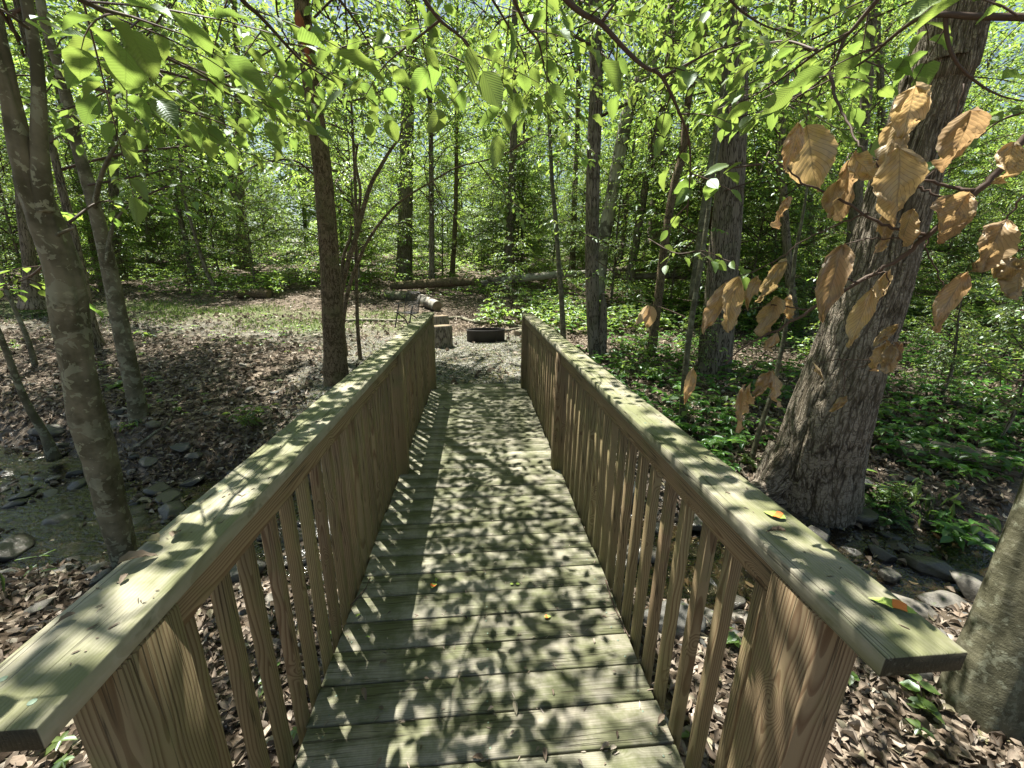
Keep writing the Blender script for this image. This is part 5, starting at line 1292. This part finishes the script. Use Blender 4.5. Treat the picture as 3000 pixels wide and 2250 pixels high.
rl0 = np.random.default_rng(15); n = 9000
x = rl0.uniform(-7, 5.5, n); y = creek_y(x)+rl0.normal(0, .5, n); s_ = rl0.uniform(.008, .035, n); A = Acc()
T8 = np.array([[1, 0, 0], [.6, .7, .1], [-.5, .8, 0], [-1, 0, 0], [-.6, -.7, 0], [.5, -.8, 0], [.1, 0, .55]]); F8 = np.array([[i, (i+1) % 6, 6] for i in range(6)])
az = rl0.uniform(0, 6.28, n); ca, sa = np.cos(az)[:, None], np.sin(az)[:, None]
PX = (T8[None, :, 0]*ca-T8[None, :, 1]*sa)*s_[:, None]+x[:, None]; PY = (T8[None, :, 0]*sa+T8[None, :, 1]*ca*.8)*s_[:, None]+y[:, None]; PZ = T8[None, :, 2]*s_[:, None]+gz(x, y)[:, None]
A.add(np.stack([PX, PY, PZ], -1).reshape(-1, 3), (F8[None]+(np.arange(n)*7)[:, None, None]).reshape(-1, 3), None, np.repeat(rl0.random(n), 7))
tag(link('pebbles', A.mesh('pebbles', False), MAT['rock']), 'small grey pebbles covering the shallow creek bed', 'pebbles', kind='stuff')

# ================================================================== LEAF LITTER, GROUND COVER, GRASS
rl = np.random.default_rng(5)
def scatter_pts(n, y0, y1, pw=1.0, wide=1.5, x0=None, x1=None):
    y = y0+(y1-y0)*rl.random(n)**pw; x = rl.uniform(-1, 1, n)*wide*np.maximum(y+1.0, 1.5)+.09*y
    if x0 is not None: x = rl.uniform(x0, x1, n)
    return x, y
def keep_litter(x, y):
    d = np.abs(y-creek_y(x)); on = (d > .62+.3*fbm(x*1.5, y*1.5, 0, 2, 2)) | (rl.random(len(x)) < .18)
    pad = (y > 5.1) & (y < 9.8) & (np.abs(x+.3) < 2.3); tr = (x < 1.5) & (np.abs(y-(9.4-.22*x)) < 1.2)
    return on & (~(pad | tr) | (rl.random(len(x)) < np.where(tr & ~pad, .45, .10)))
A = Acc()
for (nn, y0, y1, kind, L0, L1, pw, wide) in ((21000, .3, 5.2, 'litter', .045, .095, .8, 1.25), (30000, 4.0, 13, 'litter', .06, .115, 1.1, 1.45), (16000, 11, 26, 'quad', .08, .15, 1.2, 1.45)):
    x, y = scatter_pts(nn, y0, y1, pw, wide); k = keep_litter(x, y); x, y = x[k], y[k]; n = len(x)
    z = gz(x, y)+rl.uniform(.004, .035, n)
    az = rl.uniform(0, 2*PI, n); dr = np.stack([np.cos(az), np.sin(az), rl.normal(0, .28, n)], -1)
    up = np.stack([rl.normal(0, .45, n), rl.normal(0, .45, n), np.ones(n)], -1)
    L = rl.uniform(L0, L1, n); V, F, uv, r = leaves(kind, np.stack([x, y, z], -1)-dr*L[:, None]*.5, dr, up, L, L*rl.uniform(.38, .62, n), rl.random(n), rl.uniform(-1.6, 2.6, n)); A.add(V, F, uv, r)
for q in range(420):
    x = rl.uniform(-6, 6); y = rl.uniform(.4, 9)
    if abs(x) < .8 or abs(y-float(creek_y(x))) < .5: continue
    a_ = rl.uniform(0, 6.28); Lq = rl.uniform(.08, .45); P = [(x+math.cos(a_)*t*Lq, y+math.sin(a_)*t*Lq) for t in (0, .5, 1)]
    P = [np.array([px_+rl.normal(0, .01), py_+rl.normal(0, .01), float(gz(px_, py_))+.03+rl.uniform(0, .02)]) for px_, py_ in P]
    V, F, uv, fur = tube(spline(P, 6), np.linspace(rl.uniform(.002, .006), .0012, 6), 4); A.add(V, F, uv, np.full(len(V), .05+.1*rl.random()))
tag(link('leaf_litter', A.mesh('leaf_litter', False), MAT['litter']), 'brown fallen leaves covering the forest floor on both banks', 'leaf litter', kind='stuff')
# gravel bits on the pad (real small stones and chips)
x = rl.uniform(-3.2, 2.2, 9000); y = 5.45+4.8*rl.random(9000)
z = gz(x, y)+.004; n = len(x); az = rl.uniform(0, 2*PI, n)
dr = np.stack([np.cos(az), np.sin(az), rl.normal(0, .2, n)], -1); up = np.stack([rl.normal(0, .5, n), rl.normal(0, .5, n), np.ones(n)], -1); L = rl.uniform(.012, .035, n)
V, F, uv, r = leaves('quad', np.stack([x, y, z], -1), dr, up, L, L*.7, rl.random(n)*.5+.3, rl.uniform(2, 5, n)); A = Acc(); A.add(V, F, uv, r)
MAT['gravel'] = leaf_material('gravel_chip', (.16, .16, .142), (.05, .05, .04), .05, hue=.03, val=.6, gloss=.03)
tag(link('gravel', A.mesh('gravel', False), MAT['gravel']), 'pale grey gravel chips strewn over the clearing', 'gravel', kind='stuff')
# fallen green bits on gravel
x = rl.uniform(-3.5, 2.2, 5200); y = 5.5+5.5*rl.random(5200); k = fbm(x*.8, y*.8, 0, 3, 77) > -.15; x, y = x[k], y[k]; n = len(x)
az = rl.uniform(0, 2*PI, n); dr = np.stack([np.cos(az), np.sin(az), rl.normal(0, .2, n)], -1); up = np.stack([rl.normal(0, .4, n), rl.normal(0, .4, n), np.ones(n)], -1); L = rl.uniform(.02, .05, n)
V, F, uv, r = leaves('quad', np.stack([x, y, gz(x, y)+.008], -1), dr, up, L, L*.55, rl.random(n), rl.uniform(0, 2, n)); A = Acc(); A.add(V, F, uv, r)
MAT['moss'] = leaf_material('fallen_catkin_bits', (.085, .10, .035), (.08, .10, .03), .2, hue=.04, val=.5, gloss=.02)
tag(link('fallen_catkins', A.mesh('fallen_catkins', False), MAT['moss']), 'olive-green fallen catkins and bits sprinkled on the gravel', 'catkins', kind='stuff')

def cover(n, fx, mat, name, label, cat, h0=.04, h1=.22, L0=.05, L1=.09, kind='hex', clump=3, seed=50):
    rg = np.random.default_rng(seed); x, y = fx(rg, n//5); k = len(x)
    ang0 = rg.uniform(0, 2*PI, k); h = rg.uniform(h0, h1, k)
    pos = []; dr = []; up = []; L = []
    for i in range(5):
        a_ = ang0+i*2*PI/5+rg.normal(0, .25, k); e = rg.uniform(-.35, .25, k)
        pos.append(np.stack([x, y, gz(x, y, False)+h], -1)); dr.append(np.stack([np.cos(a_), np.sin(a_), e], -1)); up.append(np.stack([rg.normal(0, .2, k), rg.normal(0, .2, k), np.ones(k)], -1)); L.append(rg.uniform(L0, L1, k))
    pos = np.vstack(pos); dr = np.vstack(dr); up = np.vstack(up); L = np.concatenate(L)
    V, F, uv, r = leaves(kind, pos, dr, up, L, L*rg.uniform(.45, .65, len(L)), rg.random(len(L)), rg.uniform(.5, 2, len(L))); A = Acc(); A.add(V, F, uv, r)
    return tag(link(name, A.mesh(name, False), MAT[mat]), label, cat, kind='stuff')
def fx_right(rg, n):
    y = 3.2+14*rg.random(n)**1.15; x = 1.9+rg.random(n)*(1.25*y+1.5); k = (y-creek_y(x) > .9+.3*rg.random(n)) & (fbm(x*.7, y*.7, 0, 3, 61) > -.02-.03*(x-3)) & ~((np.hypot(x-3.6, y-3.7) < .7)); return x[k], y[k]
cover(25000, fx_right, 'leaf_dark', 'ground_cover', 'low dark green leafy ground cover on the slope right of the bridge', 'ground cover', .05, .28, .07, .13)
def fx_back(rg, n):
    y = 11.5+24*rg.random(n)**1.2; x = rg.uniform(-1.35, 1.5, n)*y; k = (fbm(x*.35, y*.35, 0, 3, 62) > np.where((x < 0) | ((x < 7) & (y < 17.5)), .12-.25*sstep(17, 24, y), -.2)) & ((x > 0) | (y > 13.5-.2*x)); return x[k], y[k]
cover(90000, fx_back, 'leaf', 'undergrowth', 'knee-high bright green undergrowth beyond the clearing', 'undergrowth', .1, .5, .10, .18)
def fx_left(rg, n):
    x = rg.uniform(-10, -1.3, n); y = creek_y(x)+rg.uniform(.9, 7.5, n); k = fbm(x*.9, y*.9, 0, 3, 65) > .33; return x[k], y[k]
cover(5000, fx_left, 'leaf', 'seedlings', 'tiny green seedlings dotted over the leafy left bank', 'seedlings', .03, .12, .035, .07)
def fx_near(rg, n):
    x = rg.uniform(-4, 4, n); y = rg.uniform(.2, 2.6, n); k = (np.abs(x) > .75) & (np.abs(y-creek_y(x)) > .9); return x[k], y[k]
cover(420, fx_near, 'leaf', 'seedlings', 'few small green seedlings among brown leaves on the near bank', 'seedlings', .03, .09, .035, .075)
# grass
def grass(n, fx, label, h=(.03, .10), seed=3):
    rg = np.random.default_rng(seed); x, y = fx(rg, n); k = len(x); a_ = rg.uniform(0, 2*PI, k)
    dr = np.stack([np.cos(a_)*.5, np.sin(a_)*.5, np.ones(k)], -1)+rg.normal(0, .2, (k, 3)); up = np.stack([np.cos(a_), np.sin(a_), 0*a_], -1); L = rg.uniform(*h, k)
    V, F, uv, r = leaves('hex', np.stack([x, y, gz(x, y)], -1), dr, up, L, np.full(k, .010), rg.random(k), rg.uniform(1, 3, k)); A = Acc(); A.add(V, F, uv, r)
    return tag(link('grass', A.mesh('grass', False), MAT['grass']), label, 'grass', kind='stuff')
def fx_g1(rg, n):
    x = rg.uniform(-14, -2.2, n); y = 11.3-.2*x+rg.normal(0, .8, n); k = fbm(x*.8, y*.8, 0, 3, 90) > -.05; return x[k], y[k]
grass(12000, fx_g1, 'patchy short green grass along the far side of the gravel track')
def fx_g2(rg, n):
    c = [(2.5, 2.2), (4.75, 3.4), (-3.7, 2.6)]; i = rg.integers(0, 3, n); cc = np.array(c)[i]; return cc[:, 0]+rg.normal(0, .13, n), cc[:, 1]+rg.normal(0, .12, n)
grass(110, fx_g2, 'thin tufts of long grass at the creek banks', (.10, .22), 8)

# ---- single plants
def plant(label, base, stems, h, leaf, mat='leaf', seed=0, spread=.25, nl=9, name='leafy_plant', kind='fine', cat='plant', group=None, wl=.45):
    rg = np.random.default_rng(900+seed); root = thing(name, base, label, cat, group); W = Acc(); LV = []
    for i in range(stems):
        a_ = rg.uniform(0, 2*PI); H = h*rg.uniform(.7, 1.15); sp = spread*rg.uniform(.3, 1)
        P = spline([(0, 0, -.02), (math.cos(a_)*sp*.3, math.sin(a_)*sp*.3, H*.5), (math.cos(a_)*sp, math.sin(a_)*sp, H)], 8)
        V, F, uv, fur = tube(P, np.linspace(.004, .0015, 8), 5); W.add(V, F, uv)
        t = np.sort(rg.uniform(.35, 1, nl)); C = np.stack([np.interp(t, np.linspace(0, 1, 8), P[:, q]) for q in range(3)], -1)
        az = np.arange(nl)*2.4+rg.normal(0, .3, nl); dr = np.stack([np.cos(az), np.sin(az), rg.uniform(-.3, .35, nl)], -1); L = leaf*rg.uniform(.6, 1.15, nl)
        LV.append((kind, C, dr, np.stack([rg.normal(0, .2, nl), rg.normal(0, .2, nl), np.ones(nl)], -1), L, L*wl*rg.uniform(.85, 1.15, nl)))
    A = Acc(); flush(A, LV, rg)
    link('stems', W.mesh('stems'), MAT['twig'], root); link('leaves', A.mesh('leaves', True), MAT[mat], root); return root
plant('bushy light green plant on the leafy slope left of the bridge', ground(740, 1265), 9, .34, .11, seed=1, nl=10, spread=.32, wl=.36)
plant('small narrow-leaved plant at the foot of the slim leaning tree', ground(378, 1265), 4, .16, .11, seed=2, nl=7, spread=.18, wl=.28)
plant('long-leaved weed sprouting among stones at the near left water edge', ground(118, 1700), 1, .22, .11, 'leaf', seed=3, nl=6, spread=.05, wl=.14)
plant('broad-leaved dark green plant on the bank right of the giant oak', ground(2790, 1580), 10, .30, .14, 'leaf_dark', seed=4, nl=8, spread=.5, wl=.45)
plant('narrow-leaved plant growing against the right side of the oak base', ground(2600, 1500), 9, .42, .13, 'leaf', seed=5, nl=10, spread=.4, wl=.26)
plant('low green plant under the pale sapling left of the oak roots', ground(2190, 1372), 3, .18, .10, 'leaf', seed=6, nl=6, spread=.12, wl=.5)
plant('tall leafy shrub standing at the right frame edge in the undergrowth', ground(2930, 1150), 7, .8, .13, 'leaf', seed=7, nl=12, spread=.5, wl=.48)
plant('sunlit silvery-green shrub in the undergrowth right of the oak', ground(2780, 1120), 6, .55, .13, 'leaf', seed=8, nl=10, spread=.4, wl=.5)
plant('small bright seedling by the foot of the thick furrowed tree', ground(2095, 1190), 5, .16, .11, 'leaf', seed=9, nl=7, spread=.18, wl=.45)
plant('green lobed plant beside the railing near the curved trunk', ground(1900, 1120), 6, .35, .12, 'leaf', seed=10, nl=9, spread=.4, wl=.6)
plant('bright bushy shrub in the clearing left of the scaly-barked tree', ground(800, 868), 8, .9, .17, 'leaf', seed=11, nl=12, spread=.6, wl=.5)
plant('small leafy plant behind the fire ring on the slope', ground(1420, 880), 7, .7, .16, 'leaf', seed=12, nl=12, spread=.6, wl=.5)
plant('leafy plant beyond the far end of the right railing', ground(1610, 920), 6, .5, .15, 'leaf', seed=13, nl=10, spread=.7, wl=.5)
plant('yellow-green broad leaves on the bank near the slim leaning tree', ground(440, 990), 3, .2, .16, 'leaf', seed=14, nl=5, spread=.3, wl=.7)
plant('low green seedling at the foot of the lichen-spotted tree base', ground(340, 1140), 3, .10, .13, 'leaf', seed=15, nl=5, spread=.2, wl=.6)
plant('single maple seedling growing from near-bank leaves by the corner trunk', ground(2700, 2080), 3, .12, .085, 'leaf', seed=16, nl=4, spread=.1, wl=.75)
plant('small green seedling below the right balusters', ground(2130, 1880), 3, .10, .07, 'leaf', seed=17, nl=5, spread=.1, wl=.7)
plant('small green seedling below the left balusters', ground(1050, 1900) if False else gp(-1.25, 1.9), 2, .1, .06, 'leaf', seed=18, nl=4, spread=.1, wl=.7)
# fern
def fern(label, base, nf, L, seed):
    rg = np.random.default_rng(seed); root = thing('fern', base, label, 'fern'); W = Acc(); LV = []
    for i in range(nf):
        a_ = i*2*PI/nf+rg.normal(0, .2); d = np.array([math.cos(a_), math.sin(a_), 0]); Lf = L*rg.uniform(.8, 1.1)
        P = spline([(0, 0, 0), tuple(d*Lf*.4+np.array([0, 0, Lf*.35])), tuple(d*Lf+np.array([0, 0, Lf*.2]))], 24)
        V, F, uv, fur = tube(P, np.linspace(.003, .001, 24), 4); W.add(V, F, uv)
        T = norm(np.gradient(P, axis=0)); sd = norm(np.cross(T, [0, 0, 1.0])); t = np.linspace(0, 1, 24)[3:]
        for s in (-1, 1):
            l_ = .075*np.sin(PI*np.clip(t*.85+.12, 0, 1))*1.0
            LV.append(('hex', P[3:], sd[3:]*s+T[3:]*.3, np.tile([0, 0, 1.0], (21, 1)), l_, l_*0+.014))
    A = Acc(); flush(A, LV, rg); link('stems', W.mesh('stems'), MAT['twig'], root); link('fronds', A.mesh('fronds'), MAT['leaf_dark'], root)
fern('small fern with arching fronds at the foot of the giant oak', ground(2570, 1490), 7, .38, 3)
fern('tiny fern hanging over the shaded creek bank below the oak', ground(2600, 1530), 5, .26, 4)

# saplings with broad leaves along the right slope and back (repeated)
sp_root = plant('young broad-leaved seedling standing in the undergrowth', (0, 0, 0), 4, .55, .12, 'leaf', seed=40, nl=9, spread=.4, wl=.5, kind='hex', group='young seedlings in the undergrowth')
rs = random.Random(3); first = True; c = 0
while c < 140:
    y = 4.5+16*rs.random()**1.2; x = rs.uniform(-1.2, 1.5)*y
    if y < 12 and x < 2.0: continue
    if y < 15 and x < 0: continue
    if abs(y-float(creek_y(min(max(x, -13), 13)))) < 1.0 or not inview(x, y, 0): continue
    o = sp_root if first else copy_tree(sp_root); first = False
    s = rs.uniform(.5, 1.3); o.location = (x, y, float(gz(x, y))); o.rotation_euler = (0, 0, rs.uniform(0, 6)); o.scale = (s, s, s); c += 1

# ================================================================== SMALL THINGS ON THE BRIDGE
def deck_leaf(px, py, L, label=None, mat='litter', z=.003, seed=0, rz=None, wl=.45, name='fallen_leaf', bend=2.5, cat='leaf', group=None, bandc=False):
    d = ray(px, py); t = (z-CAM[2])/d[2]; p = CAM+d*t
    rg = np.random.default_rng(seed); V, F, uv = TPL['fine']; V = V.copy(); V[:, 0] -= .5; V = V*np.array([L, L*wl, L*bend*.5]); V[:, 2] -= V[:, 2].min()
    me = mesh(name, V, F, uv, np.full(len(V), rg.random()), True); o = link(name, me, MAT[mat], None, p); o.rotation_euler = (0, 0, rg.uniform(0, 6.28) if rz is None else rz)
    tag(o, label or 'tiny brown curled leaf lying on the deck boards', cat, group if label is None or group else None)
    if bandc:
        V2 = V[(V[:, 0] > -.2*L) & (V[:, 0] < .12*L)]
        k = (V[:, 0] > -.33*L) & (V[:, 0] < .1*L); ids = np.where(k)[0]; mp = {a: i for i, a in enumerate(ids)}
        Fb = np.array([[mp[v] for v in f] for f in F[0] if all(v in mp for v in f)])
        if len(Fb): link('orange_band', mesh('orange_band', V[ids]+np.array([0, 0, .0012]), Fb, smooth=True), MAT['petal_orange'], o)
    return o
S2 = lambda x, y: (1000+x/2.212, 1500+y/2.212)
deck_leaf(2268, 1511, .045, 'green and orange poplar petal lying on the right handrail, nearer the oak', 'petal', CZ+.002, 1, 2.2, .7, 'petal', 1.0, 'petal', bandc=True)
deck_leaf(2611, 1778, .060, 'long green petal with orange band near the right handrail end', 'petal', CZ+.002, 2, 2.35, .42, 'petal', 1.0, 'petal', bandc=True)
deck_leaf(2270, 1567, .035, 'dark curled insect-like seed husk on the right handrail', 'litter', CZ+.002, 3, 2.6, .35, bend=4)
deck_leaf(1272, 1720, .050, 'yellow-green poplar flower lying on the deck left of its centre line', 'petal', .003, 4, 1.2, .6, 'petal', 3, 'petal', bandc=True)
deck_leaf(1280, 1705, .04, 'upright green petal tip beside the yellow-green poplar flower', 'petal', .003, 5, 1.5, .4, 'petal', 5, 'petal')
deck_leaf(1604, 1808, .035, 'oval green petal with orange tint right of the deck centre', 'petal', .003, 6, .2, .55, 'petal', 1, 'petal', bandc=True)
deck_leaf(1500, 1712, .02, 'left one of two small yellow petals on the deck', 'petal', .003, 7, .3, .7, 'petal', 2, 'petal'); deck_leaf(1517, 1712, .022, 'right one of two small yellow petals on the deck', 'petal', .003, 8, .1, .7, 'petal', 2, 'petal')
deck_leaf(1078, 1868, .022, 'small pale green leaf by the left deck edge', 'petal', .003, 9, .1, .4); deck_leaf(1050, 1805, .03, 'narrow curled green leaf at the left deck edge', 'petal', .003, 10, 1.0, .4)
for i, (x, y, L) in enumerate([(1148, 1600, .03), (1240, 1606, .022), (1140, 1798, .02), (1220, 1810, .018), (1365, 1813, .022), (1123, 1945, .035), (1116, 2078, .028), (1110, 2240, .03), (1345, 1985, .022), (1436, 2080, .025), (1407, 2024, .018), (1510, 2080, .042), (1400, 2225, .04), (1418, 2232, .025), (1433, 2234, .02),
    (1772, 2192, .035), (1798, 2195, .03), (1596, 2214, .035), (1575, 2198, .02), (1935, 2113, .04), (1068, 2040, .045), (1135, 1872, .016), (1500, 2150, .02), (1808, 2155, .02), (1655, 2260, .02), (1700, 2238, .022), (1250, 1990, .02), (1180, 2118, .02), (1480, 1790, .015), (1300, 1900, .015), (1540, 1960, .018), (1620, 2030, .02), (1740, 1880, .02), (1800, 1970, .018), (1450, 1650, .02), (1330, 1550, .02), (1560, 1620, .02)]):
    deck_leaf(x, y, L, 'tiny brown curled leaf lying on the deck boards', 'litter', .003, 30+i, None, .42, bend=3.5, group='tiny fallen leaves on the deck')
for i, (x, y, L, lb) in enumerate([(410, 1650, .055, 'dark crumpled leaf on the left handrail with stem, middle of three'), (519, 1571, .035, 'small round dark leaf on the left handrail, farthest of three'), (443, 1598, .05, 'flat dark bark flake at the outer edge of the left handrail'), (192, 1821, .025, 'small brown leaf scrap nearest the left handrail end'), (363, 1701, .02, 'tiny brown scrap between dark leaves on the left handrail'), (2140, 1195, .02, 'tiny curled scrap on the right handrail') , (862, 1155, .02, 'tiny dark scrap on the far part of the left handrail')][:5]):
    deck_leaf(x, y, L, lb, 'litter', CZ+.002, 80+i, .8+i, .5, bend=3)
# fine litter (needles and catkin threads) in the board gaps and along the deck edges
rgn = np.random.default_rng(8); A = Acc()
n = 700; bi = rgn.integers(-2, 31, n); x = rgn.uniform(-.6, .6, n); y = Y0+bi*PW+rgn.normal(0, .006, n); e = rgn.random(n) < .45
x = np.where(e, np.sign(x)*(.60+rgn.normal(0, .018, n)), x); y = np.where(e, rgn.uniform(.6, 5.2, n), y); f_ = rgn.random(n) < .35; y = np.where(f_, rgn.uniform(.6, 5.2, n), y); x = np.where(f_, rgn.uniform(-.6, .6, n), x)
az = rgn.uniform(0, 2*PI, n); dr = np.stack([np.cos(az), np.sin(az), 0*az+.02], -1); L = rgn.uniform(.006, .035, n)
V, F, uv, r = leaves('hex', np.stack([x, y, 0*x+.003], -1), dr, np.tile([0, 0, 1.0], (n, 1)), L, rgn.uniform(.0015, .006, n), rgn.random(n)*.6+.3, rgn.uniform(-1, 2, n)); A.add(V, F, uv, r)
n = 500; s = rgn.choice([-1, 1], n); x = s*(.6315+rgn.uniform(-.06, .06, n)); y = rgn.uniform(.45, 5.2, n); az = rgn.uniform(0, 2*PI, n); dr = np.stack([np.cos(az), np.sin(az), 0*az+.02], -1); L = rgn.uniform(.003, .02, n)
V, F, uv, r = leaves('hex', np.stack([x, y, 0*x+CZ+.0015], -1), dr, np.tile([0, 0, 1.0], (n, 1)), L, rgn.uniform(.001, .004, n), rgn.random(n)*.6, rgn.uniform(-1, 2, n)); A.add(V, F, uv, r)
tag(link('fine_debris', A.mesh('fine_debris', False), MAT['litter']), 'fine needles and catkin crumbs on the deck and handrails', 'debris', kind='stuff')
# twigs on the deck edges
def decktwig(label, pts, r, z=.006):
    P = []
    for px, py in pts:
        d = ray(px, py); P.append(CAM+d*((z-CAM[2])/d[2]))
    root = thing('twig', P[0], label, 'twig'); A = Acc(); V, F, uv, fur = tube(spline([p-P[0] for p in P], 16), np.linspace(r, r*.5, 16), 6); A.add(V, F, uv); link('stick', A.mesh('stick'), MAT['twig'], root)
decktwig('long thin twig lying along the right edge of the deck', [(1775, 1700), (1790, 1750), (1815, 1810), (1842, 1865)], .004)
decktwig('thin twig lying along the left edge of the deck', [(1020, 1780), (1048, 1750), (1072, 1722), (1084, 1690)], .004)
decktwig('small forked dark twig on the deck in front of the right railing', [(1558, 1262), (1572, 1256), (1585, 1248)], .003)
decktwig('short dark twig near the left far end of the deck', [(1298, 1191), (1310, 1200), (1320, 1203)], .004)

# ================================================================== DISTANT WOODS
rg = np.random.default_rng(70)
n = 150000; th = np.radians(rg.uniform(-52, 58, n)); r = rg.uniform(46, 72, n); x = r*np.sin(th); y = r*np.cos(th)
h = 26*rg.random(n)**1.15; z = gz(x, y, False)+h
dens = fbm(x*.18, y*.18, h*.25, 3, 71); k = dens > (-.75+.030*h); x, y, z = x[k], y[k], z[k]; n = len(x)
az = rg.uniform(0, 2*PI, n); dr = np.stack([np.cos(az), np.sin(az), rg.normal(-.2, .3, n)], -1); up = np.stack([rg.normal(0, .45, n), rg.normal(0, .45, n), np.ones(n)], -1); L = rg.uniform(.28, .55, n)
V, F, uv, r_ = leaves('quad', np.stack([x, y, z], -1), dr, up, L, L*.6, rg.random(n), rg.uniform(.5, 2, n)); A = Acc(); A.add(V, F, uv, r_)
tag(link('far_woods', A.mesh('far_woods', False), MAT['leaf_far']), 'far mass of pale green woodland foliage closing the view', 'woodland', kind='stuff')
print('meshes', len(bpy.data.meshes), 'objects', len(bpy.data.objects), 'verts', sum(len(m.vertices) for m in bpy.data.meshes))
